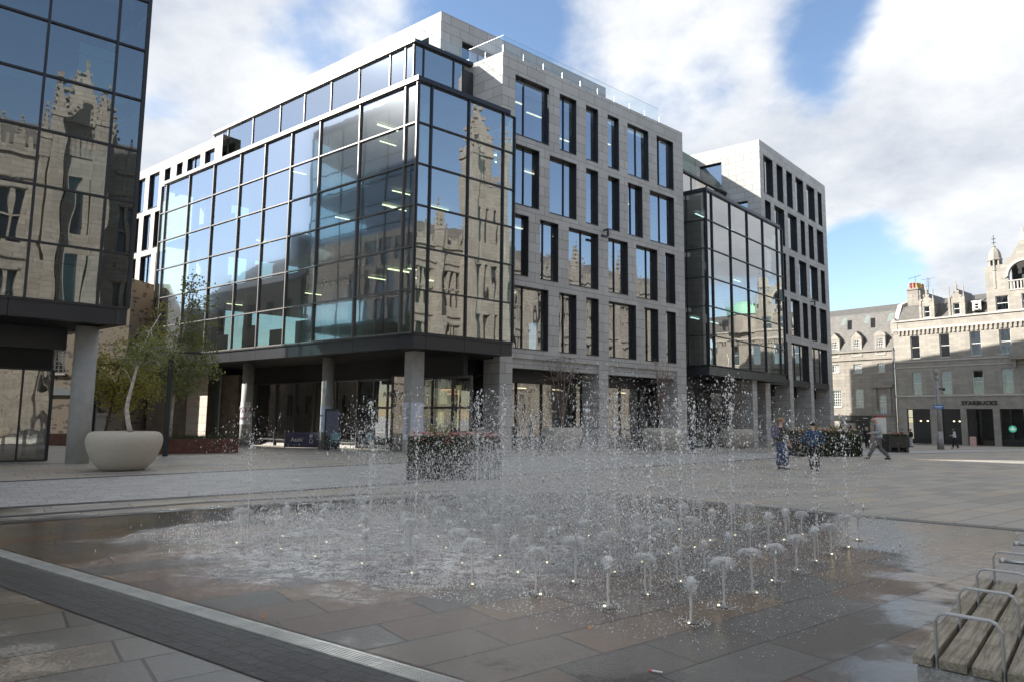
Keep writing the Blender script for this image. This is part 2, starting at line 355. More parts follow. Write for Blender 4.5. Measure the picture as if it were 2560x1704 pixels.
# far return of the box on the right and cladding cap
capm = MB(); capm.box(-24.05, .12, -.16, .7, 16.84, 17.07); capm.box(-24.5, .02, -.05, .7, 16.80, 16.84)
build(capm, 'parapet_cap', ALUL, main, FA)
capm = MB(); capm.box(-.10, 5.39, -.14, .55, 16.845, 17.068); capm.box(.03, 5.75, -.04, .5, 16.81, 16.845)
build(capm, 'parapet_cap', FASC, main, FBx)
# fascia under the glass with panel joints
fa = MB(); xs = [-u for u in [24.5, 20.73, 17.72, 14.72, 12.18, 9.66, 7.17, 4.0, .78, -.02]]
for a, b in zip(xs[:-1], xs[1:]): fa.box(a+.008, b-.008, -.02, .25, 4.59, 5.17)
fa.box(-24.5, .06, -.08, .25, 5.17, 5.235)
build(fa, 'fascia', FASC, main, FA)
fa = MB(); xs = [.03, .72, 2.86, 5.02, 5.74]
for a, b in zip(xs[:-1], xs[1:]): fa.box(a+.008, b-.008, -.02, .25, 4.592, 5.168)
fa.box(.07, 5.75, -.08, .25, 5.171, 5.233)
build(fa, 'fascia', FASC, main, FBx)
# soffit / roofs / floors
big = [AB(.3, .3), AB(.3, 5.6), AB(1.95, 5.6), AB(1.95, 21.9), AB(24.2, 21.9), AB(24.2, .3)]
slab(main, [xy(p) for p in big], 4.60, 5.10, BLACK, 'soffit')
for z in (8.83, 12.68): slab(main, [xy(p) for p in big], z, z+.3, CEIL)
slab(main, [xy(p) for p in big], 16.45, 16.85, CEIL, 'roof_slab')
slab(main, [xy(p) for p in (AB(3.6, 2.7), AB(3.6, 21.9), AB(24, 21.9), AB(24, 2.7))], 20.6, 20.95, CEIL, 'roof_slab')
slab(main, [xy(p) for p in (AB(8.5, 7.5), AB(8.5, 16), AB(19.5, 16), AB(19.5, 7.5))], 0, 20.5, INT, 'core_wall')
# pale spandrel upstands and interior columns behind the glass
for z in (5.27, 9.12, 12.97):
    up = MB()
    for a in (22.5, 19.3, 16.3, 13.4, 10.9, 8.4, 5.6): up.box(-a-.1, -a+1.15, 1.6, 1.7, z+.05, z+1.15+.7*random.random())
    build(up, 'roller_blind', INTL, main, FA)
ic = MB()
for u in (1.0, 8.0, 15.5, 22.5):
    p = AB(u, 1.25); ic.cyl(p.x, p.y, 5.1, 16.44, .24, n=14)
for u in (5.0,): p = AB(1.6, u); ic.cyl(p.x, p.y, 5.1, 16.4, .24, n=14)
build(ic, 'interior_column', INTL, main)
for k, (u, v, z) in enumerate([(2.5, 2.2, 8.7), (5.8, 2.5, 8.7), (5.5, 3.4, 12.55), (9.2, 2.8, 12.55), (12.6, 3.4, 8.7), (3., 1.6, 12.55), (17.5, 3., 12.55), (20, 2.8, 8.7), (6.2, 3.2, 16.3), (14, 3, 16.3)]):
    mb = MB(); a = AB(u, v); mb.box(-.5, .5, -.03, .03, z-.04, z)
    build(mb, 'ceiling_light', LAMPW, main, frame((a.x, a.y, 0), dB))
for k, (x, y, z) in enumerate([(1.5, 2, 8.75), (3.6, 3, 8.75), (2.2, 4, 12.6), (4.2, 2.6, 12.6), (1.2, 3., 16.35), (8.9, 3, 16.35), (9.2, 2.4, 20.1), (11.3, 3, 20.1), (15.2, 3, 20.1), (15.2, 4.5, 20.1), (17.7, 3, 20.1), (11, 3, 16.35), (8.2, 2.2, 16.35), (13.2, 2.6, 12.6), (9.5, 2.6, 12.6), (9, 2.6, 8.75), (17.3, 3, 16.35), (19.6, 3, 16.35)]):
    build(MB().box(x-.6, x+.6, y-.05, y+.05, z-.05, z), 'ceiling_light', LAMPW, main, FS)
# ---- granite face B
rows = [((16.77, 20.14), [(7.24, 9.77, [8.08]), (10.58, 11.97, [11.16]), (12.76, 13.83, []), (14.67, 15.73, []), (16.53, 18.62, [17.63]), (19.45, 21.25, [19.99])]),
        ((12.91, 16.26), [(7.24, 9.05, [8.12]), (9.82, 11.98, [11.17]), (12.76, 13.82, []), (14.68, 15.74, []), (16.52, 17.95, [17.08]), (18.67, 21.24, [19.99])]),
        ((9.06, 12.40), [(7.24, 8.3, []), (9.11, 10.53, [9.58]), (11.33, 13.82, [12.59]), (14.66, 16.49, [15.49]), (17.25, 19.39, [18.57]), (20.18, 21.24, [20.76])]),
        ((5.18, 8.53), [(7.24, 9.78, [8.11]), (10.59, 11.98, [11.18]), (12.77, 13.83, []), (14.68, 17.21, [15.49]), (18.0, 19.4, [18.57]), (20.18, 21.24, [20.83])])]
holes = [(a, b, z[0], z[1]) for z, L in rows for a, b, m in L]
wl = MB().wall(6.35, 22.27, 4.69, 21.12, holes, .42)
wl.quad((22.27, 0, -1), (22.27, 12, -1), (22.27, 12, 21.12), (22.27, 0, 21.12)); wl.quad((6.35, 0, 21.12), (22.27, 0, 21.12), (22.27, .4, 21.12), (6.35, .4, 21.12))
wl.quad((22.27, .4, 20.9), (6.35, .4, 20.9), (6.35, .4, 21.12), (22.27, .4, 21.12))
wl.quad((6.35, .42, 4.69), (6.35, .42, 16.8), (6.35, 0, 16.8), (6.35, 0, 4.69))
wl.quad((22.27, 0, 4.69), (6.35, 0, 4.69), (6.35, .42, 4.69), (22.27, .42, 4.69))
build(wl, 'wall', GR, main, FS)
for z, L in rows:
    for a, b, m in L: window(main, FS, a, b, z[0], z[1], mull=m)
# lintel band, pillars, ground floor
lt = MB().box(7.24, 13.83, .12, .55, 4.18, 4.69); lt.box(14.63, 21.29, .12, .55, 4.18, 4.688)
build(lt, 'lintel', GR, main, FS)
for a, b in ((6.39, 7.24), (13.83, 14.63), (21.29, 22.265)):
    build(MB().box(a, b, .003, 1.35, -1, 4.69), 'pillar', GR, main, FS)
build(MB().box(5.9, 22.2, 1.9, 2.2, 3.52, 4.6), 'bulkhead', DARK, main, FS)
curtain(main, frame(S0 + Vector((-dB.y, dB.x, 0))*2.0, dB), [1.35, 3.9, 5.6, 7.3, 9.2, 11.1, 12.75, 14.4, 16.2, 17.9, 19.8, 21.9], [-.3, .25, 3.55], GSH, DARK, name='shop_window', mw=.03)
build(MB().box(6.2, 22, 4.8, 5.0, -.6, 4.6), 'shop_back_wall', INT, main, FS)
for k in range(5): build(MB().box(7.4+3*k, 8.2+3*k, 3.4, 3.5, 3.3, 3.36), 'ceiling_light', LAMPW, main, FS)
# ---- return wall between glazed setback and granite face
C0 = S0 + dB*6.35; FR = frame(C0, -dA)
rw = MB(); rw.wall(-9, 0, 16.7, 21.118, [], .1); rw.quad((-9, 0, 21.118), (0, 0, 21.118), (0, .4, 21.118), (-9, .4, 21.118))
build(rw, 'wall', GR, main, FR)
# ---- glazed setback storey
FSA = frame(AB(0, 2.5), -dA); FSB = frame(AB(3.46, 0), dB)
curtain(main, FSA, [-u for u in (23.2, 21.4, 18.35, 15.3, 12.8, 10.25, 7.77, 5.27, 4.1, 3.48)], [16.95, 20.83], GA2, ALUL, name='setback_glazing', md=.06)
curtain(main, FSB, [2.52, 3.06, 4.97, 5.62], [16.95, 20.80], GB, DARK, name='setback_glazing', md=.06)
build(MB().box(5.66, 6.3, .0, .2, 16.9, 20.5), 'dark_panel', DARK, main, FSB)
build(MB().box(-23.3, -3.30, -.15, .5, 20.84, 21.02), 'roof_edge', ALUL, main, FSA)
build(MB().box(2.40, 6.2, -.16, .5, 20.82, 21.017), 'roof_edge', FASC, main, FSB)
build(MB().box(-24, -3.6, 4.2, 4.3, 17, 20.5), 'partition', INTL, main, FSA)
STL = pbsdf('rail_steel', (.45, .46, .47), rough=.4, metal=.5)
def balustrade(F, x0, x1, z, step, name='balustrade', y=0):
    p = MB(); n = max(1, round((x1-x0)/step))
    for i in range(n): p.quad((x0+(x1-x0)*i/n+.012, y, z+.02), (x0+(x1-x0)*(i+1)/n-.012, y, z+.02), (x0+(x1-x0)*(i+1)/n-.012, y, z+1.02), (x0+(x1-x0)*i/n+.012, y, z+1.02))
    o = build(p, name, GBAL, main, F)
    m = MB()
    for i in range(n+1): m.box(x0+(x1-x0)*i/n-.012, x0+(x1-x0)*i/n+.012, y-.03, y-.01, z-.02, z+.45)
    m.box(x0, x1, y-.006, y+.006, z+1.02, z+1.032)
    build(m, 'rail', STL, o, F)
balustrade(frame(AB(0, 3.15), -dA), -20.5, -3.95, 21.0, 1.5)
balustrade(frame(AB(3.95, 0), dB), 3.15, 6.3, 21.0, 1.6)
balustrade(frame(S0+Vector((-dB.y, dB.x, 0))*.15, dB), 6.42, 19.9, 21.1, 1.5)
balustrade(frame(C0+dB*.12, -dA), -2.6, -.1, 21.1, 1.3)
# ---- penthouse
ph = AB(5.55, 5.9); FPA = frame(ph, -dA); FPB = frame(ph, dB)
pw = MB().wall(-18.5, 0, 20.9, 24.8, [(-2.25, -.95, 21.3, 23.55)], .35); pw.quad((-18.5, 0, 24.8), (0, 0, 24.8), (0, .4, 24.8), (-18.5, .4, 24.8))
pw.quad((-18.5, 9, 20.9), (-18.5, 0, 20.9), (-18.5, 0, 24.8), (-18.5, 9, 24.8))
build(pw, 'penthouse_wall', GR, main, FPA)
window(main, FPA, -2.25, -.95, 21.3, 23.55, mull=[])
pw = MB().wall(0, 14, 20.9, 24.798, [(1.5, 3.95, 21.0, 23.55)], .35); pw.quad((14, 0, 24.798), (0, 0, 24.798), (0, .4, 24.798), (14, .4, 24.798)) if False else pw.quad((0, 0, 24.798), (14, 0, 24.798), (14, .4, 24.798), (0, .4, 24.798))
build(pw, 'penthouse_wall', GR, main, FPB)
window(main, FPB, 1.5, 3.95, 21.0, 23.55, mull=[2.9])
slab(main, [xy(p) for p in (AB(5.7, 6.1), AB(5.7, 19), AB(23.8, 19), AB(23.8, 6.1))], 24.4, 24.6, CEIL, 'roof_slab')
# ---- granite wing at the far left of face A
FW = frame(O + Vector((.61332, .78983, 0))*1.8, -dA)
wr = [((17.0, 19.44), [(27.46, 28.36, []), (25.69, 26.57, []), (23.24, 25.04, [24.28]), (21.36, 22.63, [])]),
      ((16.78, 19.5), [(31.44, 32.84, [31.81]), (29.18, 30.78, [])]),
      ((13.69, 16.43), [(34.1, 35.2, []), (32.03, 32.86, []), (30.14, 31.31, [30.56]), (28.3, 29.52, [])]),
      ((10.58, 13.27), [(34.1, 35.2, []), (32.07, 32.8, []), (29.61, 31.35, [30.5]), (27.3, 28.87, [])]),
      ((10.12-2.65, 10.12), [(31.91, 32.86, []), (29.53, 31.41, [30.5]), (27.3, 28.99, [])]),
      ((4.3, 7.05), [(30.74, 32.74, [31.59]), (28.3, 30.19, [29.38])])]
wh = [(-b, -a, z[0], z[1]) for z, L in wr for a, b, m in L]
ww = MB().wall(-46, -20.4, -1, 20.13, wh+[(-28.6, -27.2, -1, 2.9)], .40)
ww.quad((-46, 0, 20.13), (-20.4, 0, 20.13), (-20.4, 6, 20.13), (-46, 6, 20.13))
build(ww, 'wing_wall', GRLIT, main, FW)
for z, L in wr:
    for a, b, m in L: window(main, FW, -b, -a, z[0], z[1], depth=.20, mull=[-q for q in m], gm=GA)
build(MB().box(-28.55, -27.25, .25, .35, -1, 2.9), 'entrance_door', DARK, main, FW)
build(MB().box(-45, -20.6, .9, 1.0, 0, 19.9), 'wing_inner_wall', INT, main, FW)
build(MB().box(-30.7, -22.9, 2.4, 3.2, 20.95, 21.15).box(-30.5, -23.3, 2.7, 3.0, 20.2, 20.95), 'roof_edge', ALUL, main, FW)
# ---- undercroft: columns, shop fronts, entrance
nA = Vector((.61332, .78983, 0))
def at_A(u, off, z=0): v = O + dA*u + nA*off; return Vector((v.x, v.y, z))
for u, r in ((15.3, .33), (7.75, .31), (25.35, .24)):
    p = at_A(u, 1.5); build(MB().cyl(p.x, p.y, -.8, 4.6, r, n=40), 'column', CONC, main, smooth=True)
cc = at_A(1.35, 1.5); build(MB().box(-.33, .33, -.33, .33, -.4, 4.6), 'column', CONC, main, frame(cc, dB))
FSH = frame(O + nA*4.0, -dA)
curtain(main, FSH, [-u for u in (26.1, 24.1, 22.1, 20.2, 18.4, 16.1, 14.1, 12.2, 10.2, 8.3)], [-.3, .1, 3.55], GSH, ALU, name='shop_window', mw=.035)
build(MB().box(-26, -.5, 3.98, 4.3, 3.6, 4.62), 'bulkhead', BLACK, main, frame(O, -dA))
build(MB().box(-26, -8.3, 7.0, 7.1, -.6, 4.6), 'shop_back_wall', INT, main, frame(O, -dA))
# entrance screen with transom and doors
ent = MB()
for u in (8.25, 7.0, 5.9, 4.8, 3.7, 2.6, 1.2, 0.0): ent.box(-u-.05, -u+.05, 3.95, 4.07, -.2, 3.6)
for z in (.0, 2.05, 3.55): ent.box(-8.2, 0, 3.96, 4.06, z-.06, z+.06)
en = build(ent, 'entrance_screen', DARK, main, frame(O, -dA))
build(MB().quad((-8.2, 4.0, 0), (0, 4.0, 0), (0, 4.0, 3.55), (-8.2, 4.0, 3.55)), 'glass_pane', glass('glass_door', (.5, .52, .5), .9, base=.05, wob=.004), en, frame(O, -dA))
lr = MB()
for u0, u1, z0, z1 in ((4.6, 4.15, .2, 1.85), (3.5, 3.25, .1, 1.9), (3.15, 2.55, 0, 1.85), (4.4, 3.9, 2.3, 3.1), (3.3, 2.6, 2.3, 3.3), (4.35, 4.1, 1.3, 1.9)): lr.box(-u0, -u1, 6.4, 6.5, z0, z1)
build(lr, 'lit_lobby', YROOM, main, frame(O, -dA))
build(MB().box(-3.5, -2.5, 5.6, 5.65, 3.0, 3.05).box(-3.4, -2.6, 5.9, 5.95, 2.8, 2.84), 'ceiling_light', LAMPO, main, frame(O, -dA))
build(MB().box(-9, -.2, 6.9, 7.0, -.4, 4.6), 'lobby_wall', BLACK, main, frame(O, -dA))
me = text_mesh('ALL BAR ONE', .40, .02); link('sign_lettering', me, pbsdf('letter_steel', (.55, .55, .5), rough=.4), main, frame(O, -dA) @ Matrix.Translation((-4.9, 3.86, 2.75)) @ UP)
# wraps on the columns
def wrap(u, off, r, z0, z1, m, name='banner', a0=140, a1=330):
    p = at_A(u, off); mb = MB(); n = 30; k = 0
    for i in range(n+1):
        a = R(a0 + (a1-a0)*i/n); mb.v += [(p.x+(r+.012)*math.cos(a), p.y+(r+.012)*math.sin(a), z0), (p.x+(r+.012)*math.cos(a), p.y+(r+.012)*math.sin(a), z1)]
    for i in range(n): mb.f.append((2*i, 2*i+2, 2*i+3, 2*i+1))
    return build(mb, name, m, main, smooth=True)
def curved_text(s, size, u, off, r, ang, z, m, par):
    me = text_mesh(s, size, .004); p = at_A(u, off)
    for v in me.vertices:
        a = R(ang) + v.co.x/r; rr = r + .02 + v.co.z*.5
        v.co = Vector((p.x + rr*math.cos(a), p.y + rr*math.sin(a), z + v.co.y))
    link('lettering', me, m, par)
WRAP = pbsdf('banner_white', (.62, .62, .64), rough=.6); MAROON = pbsdf('maroon_print', (.16, .02, .04), rough=.6); ORANGE = pbsdf('orange_print', (.75, .10, .03), rough=.6)
b = wrap(15.3, 1.5, .33, 1.05, 2.35, WRAP); curved_text('COSTA', .44, 15.3, 1.5, .33, 232, 1.87, MAROON, b); curved_text('COFFEE', .21, 15.3, 1.5, .33, 240, 1.38, MAROON, b)
b = wrap(25.35, 1.5, .24, .35, 1.95, WRAP); wrap(25.35, 1.5, .25, .85, 1.15, ORANGE, 'banner_stripe'); wrap(25.35, 1.5, .25, 1.3, 1.75, ORANGE, 'banner_stripe')
b = wrap(7.75, 1.5, .31, .75, 2.1, pbsdf('banner_blue', (.38, .42, .52), rough=.6)); curved_text('ALL BAR ONE', .15, 7.75, 1.5, .31, 235, 1.6, DARK, b)
bp = build(MB().box(-.34, .34, -.352, -.332, .55, 2.25), 'banner', pbsdf('banner_grey', (.50, .52, .60), rough=.6), main, frame(cc, dB))
me = text_mesh('ALL BAR ONE', .2, .004); link('lettering', me, DARK, bp, frame(cc, -dA) @ Matrix.Translation((.0, -.36, 1.4)) @ UP @ Matrix.Rotation(R(90), 4, 'Z'))
build(MB().box(-.30, .30, -.350, -.334, .55, 2.25), 'banner', pbsdf('banner_grey2', (.5, .52, .6), rough=.6), main, frame(cc, -dA))
me = text_mesh('SPACES', .75, .01); link('window_lettering', me, pbsdf('frosted_letter', (.08, .16, .14), rough=.5), main, FA @ Matrix.Translation((-5.6, .12, 8.15)) @ UP)
# cctv camera
def cctv(P, X, lab):
    t = thing('security_camera', lab, 'security camera', P); F = frame(P, X)
    build(MB().box(-.06, .06, -.35, 0, -.04, .04).box(-.05, .05, -.37, -.27, -.42, .04), 'bracket', DARK, t, F)
    build(MB().box(-.55, -.1, -.38, -.26, -.55, -.42), 'camera_housing', DARK, t, F)
p = S0 + dB*14.3; cctv((p.x, p.y, 12.75), dB, 'dark security camera on a bracket on the granite face of the large middle office block')

# ================================================================== second office block
blk2 = thing('office_building', 'narrower granite office block with dark glazed box, beyond the right end of the large block', 'office building', (13.21, 45.6, 0))
EO = Vector((13.2114, 45.6, 0)); FE = frame(EO, dE); nE = Vector((-dE.y, dE.x, 0))
D0 = EO + nE*1.4; FD = frame(D0, dE)
curtain(blk2, FE, [0, .8, 3.62, 6.45, 9.28, 12.07, 13.05], [5.24 + 1.995*i for i in range(7)], GB, DARK, name='curtain_wall')
FEL = frame(EO, -dA)
curtain(blk2, FEL, [-4.6, -3.0, -1.4, 0], [5.24 + 1.995*i for i in range(7)], GB, DARK, name='curtain_wall')
build(MB().box(-.1, 12.5, -.14, .6, 17.24, 17.45), 'parapet_cap', FASC, blk2, FE)
build(MB().box(-4.6, 0, -.1, .5, 17.242, 17.448), 'parapet_cap', FASC, blk2, FEL)
build(MB().box(0, 13.05, -.02, .3, 4.58, 5.16), 'fascia', FASC, blk2, FE); build(MB().box(-4.6, -.02, -.02, .3, 4.582, 5.158), 'fascia', FASC, blk2, FEL)
def E2(x, y): v = EO + dE*x + nE*y; return (v.x, v.y)
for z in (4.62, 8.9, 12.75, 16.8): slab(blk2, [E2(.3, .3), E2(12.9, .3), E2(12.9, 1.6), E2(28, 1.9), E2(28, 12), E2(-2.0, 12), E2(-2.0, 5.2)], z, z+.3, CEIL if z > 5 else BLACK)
slab(blk2, [E2(4, 7), E2(26, 7), E2(26, 8), E2(4, 8)], -1, 24.8, INT, 'core_wall')
rows2 = [((20.75, 24.14), [(13.29, 15.28, [14.12]), (16.06, 17.47, []), (18.24, 19.66, []), (20.42, 22.37, []), (23.17, 25.29, []), (26.11, 27.25, [])]),
         ((16.84, 20.2), [(13.33, 14.56, []), (15.31, 17.51, [16.54]), (18.28, 20.42, []), (21.28, 22.4, []), (23.26, 24.63, []), (25.47, 27.3, [])]),
         ((12.92, 16.25), [(13.4, 15.8, []), (16.56, 17.52, []), (18.25, 19.58, []), (20.5, 22.41, []), (23.17, 25.32, []), (26.12, 27.3, [])]),
         ((9.02, 12.36), [(13.4, 15.8, []), (16.58, 17.46, []), (18.27, 20.38, []), (21.1, 22.34, []), (23.07, 24.57, []), (25.38, 27.32, [])]),
         ((5.15, 8.42), [(13.26, 17.25, [14.6, 15.9]), (18.11, 22.2, [19.45, 20.8]), (23.08, 27.1, [24.4, 25.75])])]
wl = MB().wall(12.54, 28.31, 5.15, 25.25, [(a, b, z[0], z[1]) for z, L in rows2 for a, b, m in L], .42)
wl.quad((12.54, 0, 25.25), (28.31, 0, 25.25), (28.31, .5, 25.25), (12.54, .5, 25.25)); wl.quad((28.31, 0, -2), (28.31, 25, -2), (28.31, 25, 25.25), (28.31, 0, 25.25)); wl.quad((28.31, 25, -2), (12.54, 25, -2), (12.54, 25, 25.25), (28.31, 25, 25.25))
build(wl, 'wall', GR, blk2, FD)
for z, L in rows2:
    for a, b, m in L: window(blk2, FD, a, b, z[0], z[1], mull=m, side=.2, sill=z[0] > 6)
for i in (0, 1): build(MB().box(12.6, 28.3, .06, .3, 4.6-.02, 5.15), 'fascia', FASC, blk2, FD) if i == 0 else build(MB().box(12.8, 28.2, 1.3, 1.5, 3.7, 4.6), 'bulkhead', DARK, blk2, FD)
for a, b in ((12.29, 13.26), (17.4, 18.2), (22.37, 23.09), (27.31, 28.30)): build(MB().box(a, b, -.004, 1.6, -2, 5.15), 'pillar', GR, blk2, FD)
build(MB().box(7.6, 8.4, .4, 2.2, -2, 4.6), 'pillar', GR, blk2, FE)
slab(blk2, [xy(FD @ Vector(q)) for q in ((12.7, .2, 0), (28.2, .2, 0), (28.2, 24.9, 0), (12.7, 24.9, 0))], 24.7, 24.9, CEIL, 'roof_slab')
DC = D0 + dE*12.54; FDR = frame(DC, -dA)
rw = MB().wall(-14, 0, 4.6, 25.248, [(-5.3, -3.3, 21.8, 24.0), (-3.0, -1.1, 18.0, 20.1)], .35); rw.quad((-14, 0, 25.248), (0, 0, 25.248), (0, .5, 25.248), (-14, .5, 25.248))
build(rw, 'wall', GR, blk2, FDR)
window(blk2, FDR, -5.3, -3.3, 21.8, 24.0); window(blk2, FDR, -3.0, -1.1, 18.0, 20.1)
curtain(blk2, frame(EO+nE*4.4, dE), [-2, .5, 3.2, 6.2, 8.8, 10.6, 12.4], [17.1, 20.95], GB, DARK, name='setback_glazing', md=.06)
build(MB().box(-2, 12.7, 4.25, 4.8, 20.98, 21.16), 'roof_edge', FASC, blk2, FE)
slab(blk2, [E2(-2, 4.8), E2(12.4, 4.8), E2(12.4, 14), E2(-2, 14)], 20.9, 21.1, CEIL, 'roof_slab')
p = MB()
for i in range(8): p.quad((-2+1.9*i+.02, 4.6, 21.16), (-2+1.9*(i+1)-.02, 4.6, 21.16), (-2+1.9*(i+1)-.02, 4.6, 22.2), (-2+1.9*i+.02, 4.6, 22.2))
build(p, 'balustrade', GBAL, blk2, FE)
curtain(blk2, frame(EO+nE*3.2, dE), [-3, -1.2, .6, 2.4, 4.2, 6.2, 8.4, 11, 13.4, 16, 18, 20.5, 23, 25.5, 28], [-1, -.2, 3.7], GSH, DARK, name='shop_window')
build(MB().box(-3, 28, 3.1, 3.4, 3.75, 4.6), 'bulkhead', DARK, blk2, FE)
build(MB().box(-3, 20.5, 6, 6.1, -1, 4.6), 'shop_back_wall', INT, blk2, FE)
for x, z in ((2, 8.8), (5, 8.8), (9, 12.6), (3, 16.6), (8, 16.6)): build(MB().box(x-.6, x+.6, 2, 2.1, z-.05, z), 'ceiling_light', LAMPC, blk2, FE)
p = D0 + dE*23.3; cctv((p.x, p.y, 12.7), dE, 'dark security camera low on the right part of the second granite office block')
p = D0 + dE*28.3

# ================================================================== tower on the left
T0 = Vector((-12.267, 21.5, 0)); FC = frame(T0, dC); nC = Vector((-dC.y, dC.x, 0))
tow = thing('office_tower', 'dark blue glass office tower on a concrete column, cut off by the left edge', 'office building', T0)
ZT = [4.91+1.725*i for i in range(12)]
curtain(tow, FC, [-40, -37, -34, -31, -28, -25, -22, -19, -16, -13.6, -11.8, -10, -8.2, -6.4, -4.55, -2.68, -.83, 0], ZT, GT, DARK, name='curtain_wall', mw=.035, md=.08, merge=lambda a, b, c, d: b < -5 or c > 17.5)
FCL = frame(T0, -dA)
FCs = frame(T0 + dA*22.8, -dA)              # the long side seen in the other building's glass faces the alley
FCs = frame(T0, dA)
curtain(tow, FCs, [0.0, .9, 3.4, 6, 8.6, 11.2, 13.8, 16.4, 19, 21.6, 22.8], ZT, GT, DARK, name='curtain_wall', merge=lambda a, b, c, d: True, md=.08)
fa = MB()
for a, b in zip([-40, -10, -6.7, -3.05, 0][:-1], [-40, -10, -6.7, -3.05, 0][1:]): fa.box(a+.008, b-.008, -.02, .3, 4.37, 4.86)
fa.box(-40, .0, -.06, .3, 4.86, 4.90)
build(fa, 'fascia', FASC, tow, FC)
build(MB().box(.02, 22.8, -.02, .3, 4.372, 4.90), 'fascia', FASC, tow, FCs)
def C2(x, y): v = T0 + dC*x + dA*y; return (v.x, v.y)
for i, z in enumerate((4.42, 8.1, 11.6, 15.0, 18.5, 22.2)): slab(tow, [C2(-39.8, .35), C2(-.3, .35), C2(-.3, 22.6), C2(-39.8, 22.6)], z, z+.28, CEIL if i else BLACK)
slab(tow, [C2(-40, 0), C2(0, 0), C2(0, 22.8), C2(-40, 22.8)], ZT[-1]+.03, ZT[-1]+.6, FASC, 'roof_parapet')
slab(tow, [C2(-38, 5.5), C2(-2.2, 5.5), C2(-2.2, 18), C2(-38, 18)], 4.7, 23.6, pbsdf('tower_core', (.05, .055, .07), rough=.8), 'core_wall')
hr = MB()
for z in (6.15, 9.6, 13.05): hr.box(-13, -.2, .5, .53, z, z+.03)
build(hr, 'handrail', ALUL, tow, FC)
tp = MB()
for z in (5.0, 8.5, 12.0, 15.4): tp.box(-1.75, -.75, .9, .94, z, z+1.35+.25)
build(tp, 'partition', pbsdf('pale_partition', (.38, .50, .54), rough=.5), tow, FC)
cp = Vector((-13.86, 22.12, 0)); build(MB().cyl(cp.x, cp.y, -.3, 4.38, .33, n=48), 'column', CONC, tow, smooth=True)
FK = frame((-15.483, 23.065, 0), dC)
build(MB().box(-5, .28, -.25, .3, 3.70, 4.42), 'bulkhead', FASC, tow, FK)
build(MB().box(-5, -.05, .0, .2, 3.02, 3.70), 'louvre_panel', BLACK, tow, FK)
curtain(tow, FK, [-5, -2.6, -.83, -.03], [0.02, 3.02], GSH, DARK, name='shop_window', mw=.03, md=.04)
curtain(tow, frame((-15.483, 23.065, 0), dA), [0.02, 2.2, 4.4, 6.6], [0.02, 3.02], GSH, DARK, name='shop_window', mw=.03, md=.04)
build(MB().box(-5, -1.2, 2.6, 2.7, 0, 3.0), 'shop_back_wall', INT, tow, FK)
